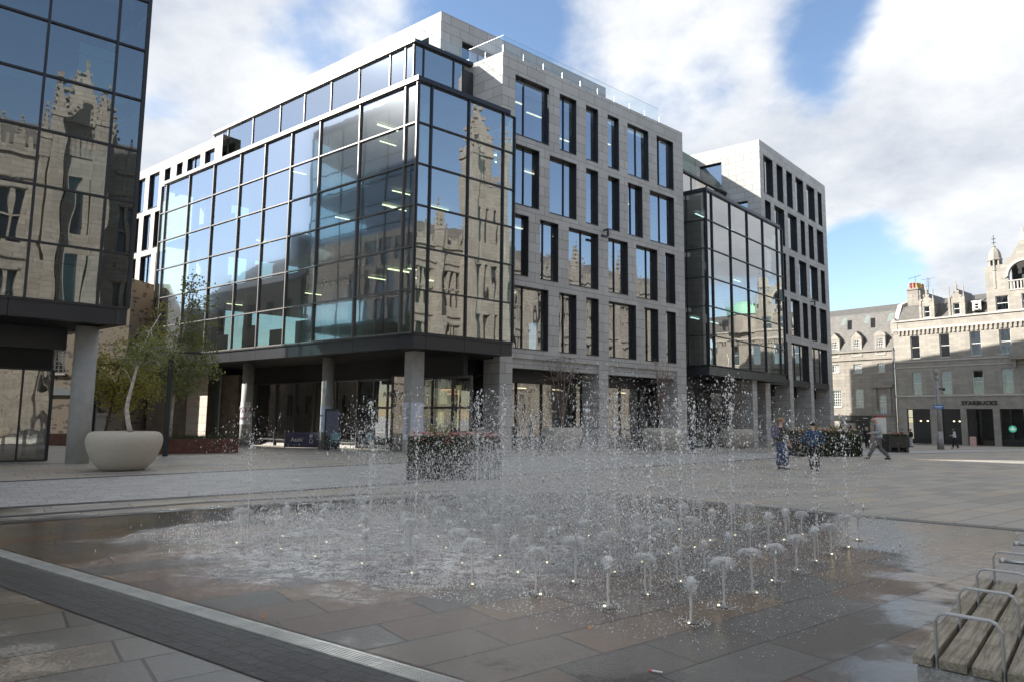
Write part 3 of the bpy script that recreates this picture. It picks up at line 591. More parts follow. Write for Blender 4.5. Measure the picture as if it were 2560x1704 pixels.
# ================================================================== ground
def paving(name, cols, mortar, bw, bh, rot, ms=.012, rough=(.55, .75), wet=None, bump=.004, stain=.25, freq=2, offset=.37, gl=0.0, ripple=.008, agit=False):
    m, t, out = mat(name); b = N(t, 'ShaderNodeBsdfPrincipled')
    tcn = N(t, 'ShaderNodeTexCoord'); mp = N(t, 'ShaderNodeMapping'); mp.inputs['Rotation'].default_value = (0, 0, rot); L_(t, tcn.outputs['Object'], mp.inputs[0])
    wn = N(t, 'ShaderNodeTexNoise', i_Scale=.35, i_Detail=2.0); L_(t, mp.outputs[0], wn.inputs['Vector'])
    br = N(t, 'ShaderNodeTexBrick', offset=offset, offset_frequency=freq, squash=.72, squash_frequency=3); L_(t, mp.outputs[0], br.inputs['Vector'])
    br.inputs['Color1'].default_value = (0, 0, 0, 1); br.inputs['Color2'].default_value = (1, 1, 1, 1); br.inputs['Mortar'].default_value = (.5, .5, .5, 1)
    br.inputs['Scale'].default_value = 1; br.inputs['Mortar Size'].default_value = ms; br.inputs['Brick Width'].default_value = bw; br.inputs['Row Height'].default_value = bh; br.inputs['Mortar Smooth'].default_value = .3
    rp = N(t, 'ShaderNodeValToRGB'); L_(t, br.outputs['Color'], rp.inputs[0]); rp.color_ramp.interpolation = 'CONSTANT'
    el = rp.color_ramp.elements
    for i, c in enumerate(cols):
        e = el[i] if i < 2 else el.new(i/len(cols)); e.position = i/len(cols); e.color = (*c, 1)
    n = N(t, 'ShaderNodeTexNoise', i_Scale=45.0, i_Detail=5.0, i_Roughness=.7); L_(t, tcn.outputs['Object'], n.inputs['Vector'])
    st = N(t, 'ShaderNodeTexNoise', i_Scale=.9, i_Detail=8.0, i_Roughness=.65); L_(t, tcn.outputs['Object'], st.inputs['Vector'])
    k = math_(t, 'ADD', math_(t, 'MULTIPLY', math_(t, 'SUBTRACT', n.outputs[0], .5), .35), 1.0)
    k2 = math_(t, 'ADD', math_(t, 'MULTIPLY', math_(t, 'SUBTRACT', st.outputs[0], .5), stain*2), 1.0)
    mu = N(t, 'ShaderNodeVectorMath', operation='SCALE'); L_(t, rp.outputs[0], mu.inputs[0]); L_(t, math_(t, 'MULTIPLY', k, k2), mu.inputs['Scale'])
    mm = N(t, 'ShaderNodeMix', data_type='RGBA'); L_(t, br.outputs['Fac'], mm.inputs[0]); L_(t, mu.outputs[0], mm.inputs[6]); mm.inputs[7].default_value = (*mortar, 1)
    colr = mm.outputs[2]
    rr = N(t, 'ShaderNodeMapRange'); L_(t, st.outputs[0], rr.inputs[0]); rr.inputs[1].default_value = .3; rr.inputs[2].default_value = .7; rr.inputs[3].default_value = rough[0]; rr.inputs[4].default_value = rough[1]
    rgh = rr.outputs[0]; h = math_(t, 'SUBTRACT', math_(t, 'MULTIPLY', n.outputs[0], .35), br.outputs['Fac'])
    if wet:   # patches where the stone is dark and wet, and a thin film of water in ripples
        w = wet(t, tcn, st, n)
        dk = N(t, 'ShaderNodeVectorMath', operation='SCALE'); L_(t, colr, dk.inputs[0]); L_(t, math_(t, 'SUBTRACT', 1.0, math_(t, 'MULTIPLY', w, .62)), dk.inputs['Scale']); colr = dk.outputs[0]
        r2 = N(t, 'ShaderNodeMix', data_type='FLOAT'); L_(t, w, r2.inputs[0]); L_(t, rgh, r2.inputs[2]); r2.inputs[3].default_value = gl; rgh = r2.outputs[0]
        b.inputs['Specular IOR Level'].default_value = .5
    L_(t, colr, b.inputs['Base Color']); L_(t, rgh, b.inputs['Roughness'])
    bp = N(t, 'ShaderNodeBump', i_Strength=1.0, i_Distance=bump); L_(t, h, bp.inputs['Height'])
    if wet:
        rip = N(t, 'ShaderNodeTexNoise', i_Scale=7.0, i_Detail=6.0, i_Roughness=.68, i_Distortion=.8); L_(t, tcn.outputs['Object'], rip.inputs['Vector'])
        b3 = N(t, 'ShaderNodeBump', i_Distance=ripple); L_(t, w, b3.inputs['Strength']); L_(t, rip.outputs[0], b3.inputs['Height']); L_(t, bp.outputs[0], b3.inputs['Normal']); bp = b3
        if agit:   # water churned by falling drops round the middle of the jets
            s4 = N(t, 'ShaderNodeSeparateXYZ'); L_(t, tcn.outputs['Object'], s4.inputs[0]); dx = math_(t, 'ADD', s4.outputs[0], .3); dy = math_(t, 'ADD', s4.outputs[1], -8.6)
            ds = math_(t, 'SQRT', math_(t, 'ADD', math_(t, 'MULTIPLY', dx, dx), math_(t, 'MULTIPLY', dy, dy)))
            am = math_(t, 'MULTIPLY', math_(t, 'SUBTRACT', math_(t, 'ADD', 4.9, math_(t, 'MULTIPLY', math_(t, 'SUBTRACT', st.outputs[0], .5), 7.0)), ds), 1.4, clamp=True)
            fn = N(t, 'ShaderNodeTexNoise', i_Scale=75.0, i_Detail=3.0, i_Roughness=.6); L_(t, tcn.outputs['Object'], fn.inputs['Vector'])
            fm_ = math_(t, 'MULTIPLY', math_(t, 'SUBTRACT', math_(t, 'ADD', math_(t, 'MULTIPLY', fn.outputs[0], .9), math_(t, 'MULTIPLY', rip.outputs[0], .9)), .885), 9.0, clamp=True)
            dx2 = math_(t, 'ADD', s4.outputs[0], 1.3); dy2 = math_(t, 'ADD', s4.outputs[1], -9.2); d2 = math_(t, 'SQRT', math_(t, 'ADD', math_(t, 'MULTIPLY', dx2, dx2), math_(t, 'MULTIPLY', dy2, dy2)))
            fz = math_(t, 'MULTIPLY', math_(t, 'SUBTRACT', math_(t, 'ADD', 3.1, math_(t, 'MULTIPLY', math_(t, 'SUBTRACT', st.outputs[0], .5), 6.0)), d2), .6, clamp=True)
            fo = math_(t, 'MULTIPLY', fm_, fz); fc = N(t, 'ShaderNodeMix', data_type='RGBA'); L_(t, fo, fc.inputs[0]); L_(t, colr, fc.inputs[6]); fc.inputs[7].default_value = (.80, .80, .81, 1); colr = fc.outputs[2]; L_(t, colr, b.inputs['Base Color'])   # white froth, with sun glitter painted into the colour
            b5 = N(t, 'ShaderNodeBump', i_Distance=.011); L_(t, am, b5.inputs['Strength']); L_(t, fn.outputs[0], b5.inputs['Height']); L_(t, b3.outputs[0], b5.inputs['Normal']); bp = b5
        b.inputs['Specular IOR Level'].default_value = .55
    L_(t, bp.outputs[0], b.inputs['Normal']); L_(t, b.outputs[0], out.inputs[0]); return m
BUFF = [(.27, .25, .22), (.32, .29, .245), (.255, .24, .215), (.335, .285, .225), (.29, .27, .24), (.235, .215, .19), (.30, .275, .24), (.31, .255, .195)]
def splash(t, tcn, st, n):     # damp specks near the drain
    sp = N(t, 'ShaderNodeSeparateXYZ'); L_(t, tcn.outputs['Object'], sp.inputs[0])
    # distance (m) on the near side of the drain line through (-5.65, 7.8) with azimuth 124.2
    d = math_(t, 'ADD', math_(t, 'MULTIPLY', math_(t, 'ADD', sp.outputs[0], 5.65), -.562), math_(t, 'MULTIPLY', math_(t, 'SUBTRACT', sp.outputs[1], 7.8), -.827))
    a = math_(t, 'SUBTRACT', math_(t, 'MULTIPLY', st.outputs[0], 2.6), math_(t, 'ADD', math_(t, 'MULTIPLY', math_(t, 'ABSOLUTE', d), .42), .52))
    a = math_(t, 'ADD', a, math_(t, 'MULTIPLY', math_(t, 'SUBTRACT', n.outputs[0], .5), 1.6))
    return math_(t, 'MULTIPLY', a, 4.0, clamp=True)
def wetall(t, tcn, st, n):     # fountain floor: wet nearly everywhere, drying at the left and the bench
    r = N(t, 'ShaderNodeMapRange'); L_(t, st.outputs[0], r.inputs[0]); r.inputs[1].default_value = .30; r.inputs[2].default_value = .40; r.inputs[3].default_value = .72; r.inputs[4].default_value = 1.0
    return r.outputs[0]
RB = R(-(90-55)); RBm = R(-(90-50))
PAVE = paving('slab_paving', BUFF, (.105, .098, .088), 1.25, .52, R(-37), wet=splash, gl=.30, ripple=.003, bump=.005, ms=.010)
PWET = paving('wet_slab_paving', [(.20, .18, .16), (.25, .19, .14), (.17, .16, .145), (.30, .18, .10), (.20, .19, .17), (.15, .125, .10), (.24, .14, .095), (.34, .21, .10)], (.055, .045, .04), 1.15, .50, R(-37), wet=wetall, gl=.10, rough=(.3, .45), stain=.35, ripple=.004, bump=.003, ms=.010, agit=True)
SETT = paving('black_setts', [(.05, .052, .06), (.075, .075, .085), (.04, .04, .048), (.06, .06, .07)], (.012, .012, .012),   .24, .11, R(34.2), ms=.010, rough=(.30, .5), bump=.03, wet=wetall, gl=.28, ripple=.02)
ROADM = paving('light_granite_setts', [(.33, .325, .32), (.37, .36, .355), (.30, .295, .29), (.345, .335, .325)], (.17, .165, .16), .42, .21, R(-40), ms=.008, rough=(.55, .7))
ROADD = paving('dark_edge_setts', [(.05, .05, .055), (.065, .065, .07), (.045, .045, .05), (.07, .068, .07)], (.03, .03, .03), .3, .15, R(-40), ms=.008, rough=(.5, .7))
gr = MB()
ys = [-60, 30, 78, 3000]
for a, b in zip(ys[:-1], ys[1:]): gr.quad((-3000, a, gz(a)), (3000, a, gz(a)), (3000, b, gz(b)), (-3000, b, gz(b)))
tag(build(gr, 'ground', PAVE), kind='structure')
def sheet(name, pts, lift, m, uvrot=None):
    """sheet following the ground; polygon cut where the ground bends"""
    bm = bmesh.new(); vs = [bm.verts.new((p[0], p[1], 0)) for p in pts]; f = bm.faces.new(vs)
    if f.normal.z < 0: f.normal_flip()
    bmesh.ops.bisect_plane(bm, geom=bm.verts[:]+bm.edges[:]+bm.faces[:], plane_co=(0, 30, 0), plane_no=(0, 1, 0))
    bmesh.ops.triangulate(bm, faces=bm.faces[:])
    for v in bm.verts: v.co.z = gz(v.co.y)+lift
    bm.normal_update()
    for f in bm.faces:
        if f.normal.z < 0: f.normal_flip()
    me = bpy.data.meshes.new(name); bm.to_mesh(me); bm.free()
    return tag(link(name, me, m), kind='structure')
def band(name, pts, w, lift, m):
    """strip of width w along a polyline, on the left side of travel"""
    P = [Vector((p[0], p[1], 0)) for p in pts]; L = []
    for i, p in enumerate(P):
        d = (P[min(i+1, len(P)-1)]-P[max(i-1, 0)]).normalized(); L.append(p + Vector((-d.y, d.x, 0))*w)
    return sheet(name, [xy(p) for p in P] + [xy(p) for p in reversed(L)], lift, m)
# light granite carriageway crossing behind the fountain
top = [(-30, -2), (-20, 8), (-11.7, 15.9), (-6.5, 20.9), (-3.2, 24.4), (.05, 28.4), (8, 33.8), (22.9, 44.2), (60, 69)]
bot = [(60, 66), (22, 38.6), (14.3, 32.35), (8, 26.6), (.04, 19.5), (-2.4, 17.0), (-5.5, 14.2), (-8.6, 11.8), (-16, 4.5), (-22, -2)]
sheet('road', top + bot, .004, ROADM)
band('road_edge', top, .28, .008, ROADD); band('road_edge', bot[::-1], -.22, .008, ROADD)
far = [(-12, 5.2), (-7.29, 10.05), (-5.0, 11.9), (-2.46, 13.42), (-.4, 14.35), (.9, 14.9), (2.02, 14.72), (4.44, 12.83), (7.53, 10.42), (12, 6.9)]
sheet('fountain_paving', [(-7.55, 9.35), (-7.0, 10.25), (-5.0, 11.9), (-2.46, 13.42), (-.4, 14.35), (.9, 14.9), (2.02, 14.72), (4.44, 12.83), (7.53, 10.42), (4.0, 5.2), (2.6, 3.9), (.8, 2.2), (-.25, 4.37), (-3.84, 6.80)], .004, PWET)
band('sett_band', far, .30, .008, SETT)
band('sett_band', [(-12, 6.0), (-7.8, 10.6), (-5.6, 12.6), (-2.9, 14.2), (-.7, 15.2), (.8, 15.75)], .16, .009, ROADD)
# slot drain and black setts on the near side
dr = Vector((math.sin(R(124.2)), math.cos(R(124.2)), 0)); dn = Vector((-.562, -.827, 0))
Fd = frame((-5.80, 8.02, 0), dr)
g_ = MB()
for i in range(-9, 12):
    x0 = i*1.0
    g_.box(x0+.004, x0+.996, -.098, .06, .002, .014)
    if -2 < i < 9:
        for k in range(6): g_.box(x0+.02, x0+.98, -.088+k*.023, -.077+k*.023, .014, .018)
drn = build(g_, 'drain_channel', pbsdf('drain_steel', (.38, .38, .36), rough=.42, metal=.35, noise=.2, nscale=5), None, Fd)
tag(drn, 'long ribbed metal slot drain between black setts and the wet fountain floor', 'drain')
a0 = Vector((-5.80, 8.02, 0)) + dn*.10 - dr*9; a1 = a0 + dr*20
sheet('sett_band', [xy(a0), xy(a1), xy(a1+dn*.52), xy(a0+dn*.52)], .006, SETT)

# ================================================================== bench and granite wall
dBn = AZ(41.3); Fb = frame((1.99, 3.49, 0), Vector((dBn.y, -dBn.x, 0)))   # X to the right across the seat, Y along the bench
WOOD = None
def wood(name):
    m, t, out = mat(name); b = N(t, 'ShaderNodeBsdfPrincipled', i_Roughness=.85)
    tcn = N(t, 'ShaderNodeTexCoord'); mp = N(t, 'ShaderNodeMapping'); mp.inputs['Scale'].default_value = (60, 3, 60); L_(t, tcn.outputs['Object'], mp.inputs[0])
    n = N(t, 'ShaderNodeTexNoise', i_Scale=1.0, i_Detail=6.0, i_Roughness=.7, i_Distortion=.5); L_(t, mp.outputs[0], n.inputs['Vector'])
    n2_ = N(t, 'ShaderNodeTexNoise', i_Scale=6.0, i_Detail=6.0); L_(t, tcn.outputs['Object'], n2_.inputs['Vector'])
    rp = N(t, 'ShaderNodeValToRGB'); L_(t, n.outputs[0], rp.inputs[0]); e = rp.color_ramp.elements; e[0].position = .35; e[0].color = (.12, .10, .075, 1); e[1].position = .65; e[1].color = (.36, .32, .26, 1)
    gm = N(t, 'ShaderNodeMapRange'); L_(t, n2_.outputs[0], gm.inputs[0]); gm.inputs[1].default_value = .52; gm.inputs[2].default_value = .72
    mm = N(t, 'ShaderNodeMix', data_type='RGBA'); L_(t, math_(t, 'MULTIPLY', gm.outputs[0], .6), mm.inputs[0]); L_(t, rp.outputs[0], mm.inputs[6]); mm.inputs[7].default_value = (.075, .08, .035, 1)
    L_(t, mm.outputs[2], b.inputs['Base Color']); bp = N(t, 'ShaderNodeBump', i_Strength=1.0, i_Distance=.003); L_(t, n.outputs[0], bp.inputs['Height']); L_(t, bp.outputs[0], b.inputs['Normal']); L_(t, b.outputs[0], out.inputs[0]); return m
WOOD = wood('weathered_wood')
WOODE = pbsdf('mossy_end_grain', (.12, .115, .07), rough=.9, noise=.5, nscale=30, bump=.003, bscale=80)
GRW = pbsdf('granite_wall_speckled', (.27, .26, .245), rough=.8, noise=.45, nscale=70., bump=.003, bscale=90)
gw = thing('granite_wall', 'low speckled granite wall with steel studs under the wooden bench', 'wall', (1.99, 3.49, 0))
build(MB().box(.0, 1.4, .02, 2.28, -.02, .415), 'wall_block', GRW, gw, Fb, bevel=.012)
for i in range(4): build(MB().box(.0, 1.4, 2.285+1.5*i, 2.285+1.5*i+1.495, -.02, .425), 'wall_block', GRW, gw, Fb, bevel=.012)
STEEL = pbsdf('brushed_steel', (.42, .42, .42), rough=.35, metal=.85, noise=.06, nscale=20)
PSTEEL = pbsdf('grey_painted_steel', (.30, .305, .31), rough=.42, metal=.4, noise=.08, nscale=30)
def Wp(F, x, y, z): return F @ Vector((x, y, z))
for y in (3.3, 4.4, 5.6):
    mb = MB(); mb.tube([(.02, y, .435), (.30, y, .445)], [.018, .006], 8); mb.lathe(.02, y, [(0.004, .41), (.026, .42), (.028, .44), (.018, .46), (.002, .465)], 10, False)
    build(mb, 'stud', STEEL, gw, Fb, smooth=True)
def bench(Y0, Y1, nh, label):
    t = thing('bench', label, 'bench', Wp(Fb, 0, Y0, .42))
    xs = [-.012, .098, .232, .366, .50, .634, .768]; w0 = .082
    for i in range(7):
        x0 = xs[i]; x1 = x0 + (.083 if i == 0 else .115); yj = Y0 + random.uniform(-.01, .012)
        o = build(MB().box(x0, x1, yj, Y1 + random.uniform(-.012, .01), .426, .47), 'seat_slat', WOOD, t, Fb, bevel=.004)
    for k in range(nh):
        y = Y0 + .055 + .68*k if k < 3 else Y1-.03
        for xa, xb in ((.083, .352), (.485, .754)):
            m = MB(); pr = [(xa, .40), (xa, .63), (xa+.02, .665), (xa+.045, .675), (xb-.045, .675), (xb-.02, .665), (xb, .63), (xb, .40)]
            w, th = .022, .005
            pts = [Vector((p[0], y, p[1])) for p in pr]
            for j, p in enumerate(pts):
                d = (pts[min(j+1, 7)]-pts[max(j-1, 0)]).normalized(); nn = Vector((-d.z, 0, d.x))
                for sy, sn in ((-w, -th), (w, -th), (w, th), (-w, th)): m.v.append(tuple(p + Vector((0, sy, 0)) + nn*sn))
            for j in range(7):
                for q in range(4): m.f.append((4*j+q, 4*j+(q+1) % 4, 4*(j+1)+(q+1) % 4, 4*(j+1)+q))
            m.f.append((3, 2, 1, 0)); m.f.append((28, 29, 30, 31))
            build(m, 'armrest', PSTEEL, t, Fb, bevel=.002)
    return t
bench(0.0, 2.23, 4, 'weathered wooden slatted bench with hooped grey armrests, nearest in the foreground')
bench(6.35, 8.5, 3, 'far weathered slatted bench cut off by the right edge of the photo')

# ================================================================== planters
BOWL = pbsdf('cast_stone', (.42, .38, .32), rough=.85, noise=.28, nscale=75., bump=.002, bscale=140)
SOIL = pbsdf('soil', (.04, .03, .022), rough=1, noise=.4, nscale=30)
BARK = pbsdf('white_bark', (.46, .41, .36), rough=.8, noise=.45, nscale=9.)
BARKD = pbsdf('dark_bark', (.11, .085, .065), rough=.9, noise=.3, nscale=20)
BARKM = pbsdf('pinkish_bark', (.24, .18, .15), rough=.85, noise=.3, nscale=20)
def leafmat(name, c, c2, tr=.35):
    m, t, out = mat(name); d = N(t, 'ShaderNodeBsdfPrincipled', i_Roughness=.55); tl = N(t, 'ShaderNodeBsdfTranslucent'); mx = N(t, 'ShaderNodeMixShader'); mx.inputs[0].default_value = tr
    g = N(t, 'ShaderNodeTexCoord'); n = N(t, 'ShaderNodeTexNoise', i_Scale=1.7, i_Detail=4.0, i_Roughness=.8); L_(t, g.outputs['Object'], n.inputs['Vector'])
    rp = N(t, 'ShaderNodeMapRange'); L_(t, n.outputs[0], rp.inputs[0]); rp.inputs[1].default_value = .35; rp.inputs[2].default_value = .65
    c_ = N(t, 'ShaderNodeMix', data_type='RGBA'); L_(t, rp.outputs[0], c_.inputs[0]); c_.inputs[6].default_value = (*c, 1); c_.inputs[7].default_value = (*c2, 1)
    L_(t, c_.outputs[2], d.inputs['Base Color']); L_(t, c_.outputs[2], tl.inputs[0]); L_(t, d.outputs[0], mx.inputs[1]); L_(t, tl.outputs[0], mx.inputs[2]); L_(t, mx.outputs[0], out.inputs[0]); return m
LEAF = leafmat('birch_leaf', (.10, .14, .045), (.26, .27, .08)); LEAFY = leafmat('birch_leaf_yellow', (.22, .22, .045), (.42, .36, .08), .5); LEAFG = leafmat('dark_leaf', (.03, .05, .02), (.07, .09, .03))
LEAFR = leafmat('sparse_leaf', (.10, .08, .04), (.16, .12, .06))
def planter(x, y, w, h, label):
    t = thing('bowl_planter', label, 'planter', (x, y, gz(y)), group='round cast stone planters')
    r = w/2; z0 = gz(y)
    pr = [(.44, 0), (.53, .012), (.64, .07), (.76, .19), (.87, .36), (.95, .54), (.99, .68), (1.0, .78), (.985, .87), (.945, .94), (.88, .985), (.81, 1.0), (.765, .985), (.745, .93), (.735, .84)]
    build(MB().lathe(x, y, [(a*r, z0+b*h) for a, b in pr], 64, False), 'bowl', BOWL, t, smooth=True)
    build(MB().cyl(x, y, z0+.80*h, z0+.88*h, .735*r, n=40), 'soil', SOIL, t)
    return t
bowls = [(-11.05, 19.75, 1.96, 1.09), (-2.64, 36.4, 2.45, 1.18), (2.72, 36.6, 2.2, 1.24), (9.08, 41.5, 2.39, 1.29), (16.15, 49.3, 2.37, 1.34)]
for (x, y, w, h), l in zip(bowls, ('pale cast stone bowl planter holding a curved white-trunked birch, nearest and alone at the left', 'cast stone bowl planter half hidden behind the long flower box', 'round cast stone bowl planter in front of the first shop windows, between the granite pillars', 'cast stone bowl planter near the right end of the large granite block', 'cast stone bowl planter furthest right, below the second dark glazed box')):
    planter(x, y, w, h, l)
def leaves(mb, pts, n, size, spread, up=.2):
    P = np.array([tuple(p) for p in pts]); k = rng.integers(0, len(P), n)
    c = P[k] + rng.normal(0, spread, (n, 3)); 
    for q in c:
        a = Vector(rng.normal(0, 1, 3)).normalized(); b = a.orthogonal().normalized(); s = size*random.uniform(.6, 1.3)
        a *= s; b *= s*.55; v = Vector(q)
        mb.add([v-a, v+b, v+a, v-b], [(0, 1, 2, 3)])
def tree(loc, label, trunkpts, r0, crown, nl, size, bark, leaf, name='birch_tree', group=None, seed=1, spread=.16, nb=60, stems=None, droop=0., cat='tree'):
    """crown: list of (cx, cy, cz, rx, ry, rz) ellipsoids relative to loc that the twigs grow into"""
    random.seed(seed); t = thing(name, label, cat, loc, group=group); L = Vector(loc)
    tk = MB(); tips = []
    S = stems or [trunkpts]
    allp = []
    for st in S:
        pts = [L+Vector(p) for p in st]; n = len(pts)
        tk.tube(pts, [r0*(1-.82*i/(n-1)) for i in range(n)], 8); allp.append(pts)
    for i in range(nb):
        e = random.choices(crown, [c[3]*c[4]*c[5] for c in crown])[0]
        while True:
            u = Vector((random.uniform(-1, 1), random.uniform(-1, 1), random.uniform(-1, 1)))
            if .15 < u.length < 1: break
        tip = L + Vector((e[0]+u.x*e[3], e[1]+u.y*e[4], e[2]+u.z*e[5]))
        pts = random.choice(allp); cand = [(abs((p-tip).length*1.0 + max(0, p.z-tip.z)*2), p) for p in pts[1:]]
        base = min(cand, key=lambda q: q[0]+random.uniform(0, .3))[1]
        mid = base.lerp(tip, .5) + Vector((0, 0, .12-droop))
        tk.tube([base, mid, tip], [r0*.22, r0*.13, r0*.05], 4)
        tips += [base.lerp(tip, .6), mid.lerp(tip, .6), tip, tip]
        for q in range(2):
            t2 = tip + Vector((random.gauss(0, .2), random.gauss(0, .2), random.gauss(0, .2)-droop)); tk.tube([mid, t2], [r0*.08, r0*.03], 3); tips += [t2, mid.lerp(t2, .6)]
    build(tk, 'trunk', bark, t, smooth=True)
    cr = MB(); leaves(cr, tips, nl, size, spread)
    if cr.f: build(cr, 'crown', leaf, t)
    return t
# curved birch standing in the left bowl
tree((-10.95, 19.9, .95), 'slim birch with a curved white trunk growing from the left bowl planter', [(.0, 0, 0), (-.12, 0, .35), (-.2, 0, .75), (-.17, 0, 1.1), (-.08, 0, 1.5), (0, 0, 1.95), (.1, 0, 2.4), (.25, .1, 3.0), (.5, .2, 3.6)], .075,
     [(.25, .2, 2.5, .8, .8, .55), (-.1, 0, 2.2, .6, .6, .35)], 1400, .045, BARK, LEAF, seed=3, spread=.11, nb=34)
tree((-15.0, 26.2, 0), 'yellow-green birch with a round crown beside the concrete column', [(-.5, 0, 0), (-.42, 0, .9), (-.3, 0, 1.7), (-.2, 0, 2.4), (0, 0, 3.2), (.1, .2, 4.2)], .07,
     [(.1, 0, 3.3, 1.5, 1.1, 1.15), (.5, .1, 2.4, 1.3, 1.0, .6), (-.7, 0, 2.2, .6, .6, .35), (1.2, .3, 5.0, .5, .5, 1.0)], 3600, .06, BARKD, LEAFY, seed=5, nb=90)
tree((-14.5, 28.7, .4), 'tall dark green birch in the rusty steel planter bed', [(.3, 0, 0), (.3, 0, 1.0), (.35, 0, 2.0), (.4, 0, 3.0), (.5, 0, 4.2), (.7, 0, 5.4), (.8, 0, 6.6)], .085,
     [(.2, 0, 2.6, 1.8, 1.3, .7), (.9, 0, 3.4, 1.45, 1.1, .8), (.3, 0, 4.2, 1.35, 1.0, .9), (1.1, 0, 5.3, .95, .8, .8), (.9, 0, 6.3, .6, .6, .7)], 4300, .065, BARK, LEAF, seed=8, nb=130)
def multistem(x, y, zb, h, seed, label, nl=420, w=1.5):
    random.seed(seed); S = []
    for k in range(6):
        a = k*1.05+random.random(); rr = random.uniform(.3, .75)*w/1.5
        S.append([(0, 0, 0), (.05*math.cos(a), .05*math.sin(a), h*.14), (.3*rr*math.cos(a), .3*rr*math.sin(a), h*.36), (.62*rr*math.cos(a), .62*rr*math.sin(a), h*.62), (rr*math.cos(a), rr*math.sin(a), h*.88)])
    tree((x, y, gz(y)+zb), label, None, .055, [(0, 0, h*.66, w*.72, w*.72, h*.30), (0, 0, h*.45, w*.55, w*.55, h*.18)], nl, .05, BARKM, LEAFR, name='multistem_tree', group='bare multi-stemmed trees in the bowls', seed=seed, stems=S, nb=85, spread=.05)
multistem(-2.64, 36.4, 1.05, 3.9, 11, 'bare multi-stemmed tree in front of the dark entrance, behind the long flower box', w=1.9)
multistem(2.72, 36.6, 1.1, 4.2, 12, 'bare multi-stemmed tree in the bowl between the granite pillars', w=1.9)
multistem(9.08, 41.5, 1.15, 4.6, 13, 'thin bare tree in front of the right end pillar of the large block', 160, w=1.4)
multistem(16.15, 49.3, 1.15, 4.4, 14, 'bare tree in the rightmost bowl, below the dark glazed box', 160)
# rusty steel beds
RUST = pbsdf('rusty_steel', (.11, .042, .028), rough=.75, noise=.35, nscale=3.)
def bed(org, X, w, d, h, label, plants=True, gap=.06):
    F = frame(org, X); t = thing('steel_planter', label, 'planter', org)
    m = MB().box(0, w, 0, .03, 0, h); m.box(0, w, d-.03, d, 0, h); m.box(0, .03, .03, d-.03, 0, h); m.box(w-.03, w, .03, d-.03, 0, h)
    build(m, 'steel_edge', RUST, t, F); build(MB().box(.03, w-.03, .03, d-.03, h-.2, h-.06), 'soil', SOIL, t, F)
    if plants:
        g = MB()
        for i in range(900):
            x, y = random.uniform(.1, w-.1), random.uniform(.1, d-.1); a = random.uniform(0, 6.3); l = random.uniform(.1, .28); sx, sy = math.cos(a)*.012, math.sin(a)*.012
            g.add([Wp(F, x-sx, y-sy, h-.07), Wp(F, x+sx, y+sy, h-.07), Wp(F, x+random.gauss(0, .09), y+random.gauss(0, .09), h-.07+l)], [(0, 1, 2)])
        build(g, 'low_plants', LEAFG, t)
    return t
bed((-14.4, 27.45, 0), AZ(60), 3.35, 3.6, .60, 'long rust-brown steel bed of low plants behind the lamp post')
bed((-24.9, 37.0, -.15), AZ(100), 2.9, 3, .62, 'small rust-brown steel planter beyond the concrete column at the left', False)

# ================================================================== lamp posts
def lamp(x, y, h, L, label, off=0, az=75):
    t = thing('lamp_post', label, 'lamp post', (x, y, gz(y)), group='dark T-shaped lamp posts'); F = frame((x, y, gz(y)), AZ(az))
    build(MB().box(-.085, .085, -.06, .06, 0, h), 'post', DARK, t, F, bevel=.006)
    build(MB().box(-L/2+off, L/2+off, -.09, .09, h, h+.10), 'lamp_arm', DARK, t, F, bevel=.006)
    build(MB().box(-L/2+off+.05, L/2+off-.05, -.05, .05, h-.012, h), 'diffuser', pbsdf('lamp_diffuser', (.5, .5, .5), rough=.4), t, F)
lamp(-13.18, 26.35, 3.9, 1.95, 'dark T-shaped lamp post standing beside the pale bowl planter', .1, 78)
lamp(-18.6, 30.6, 3.72, 2.0, 'second T-shaped lamp post, mostly hidden by the concrete column', 0, 78)

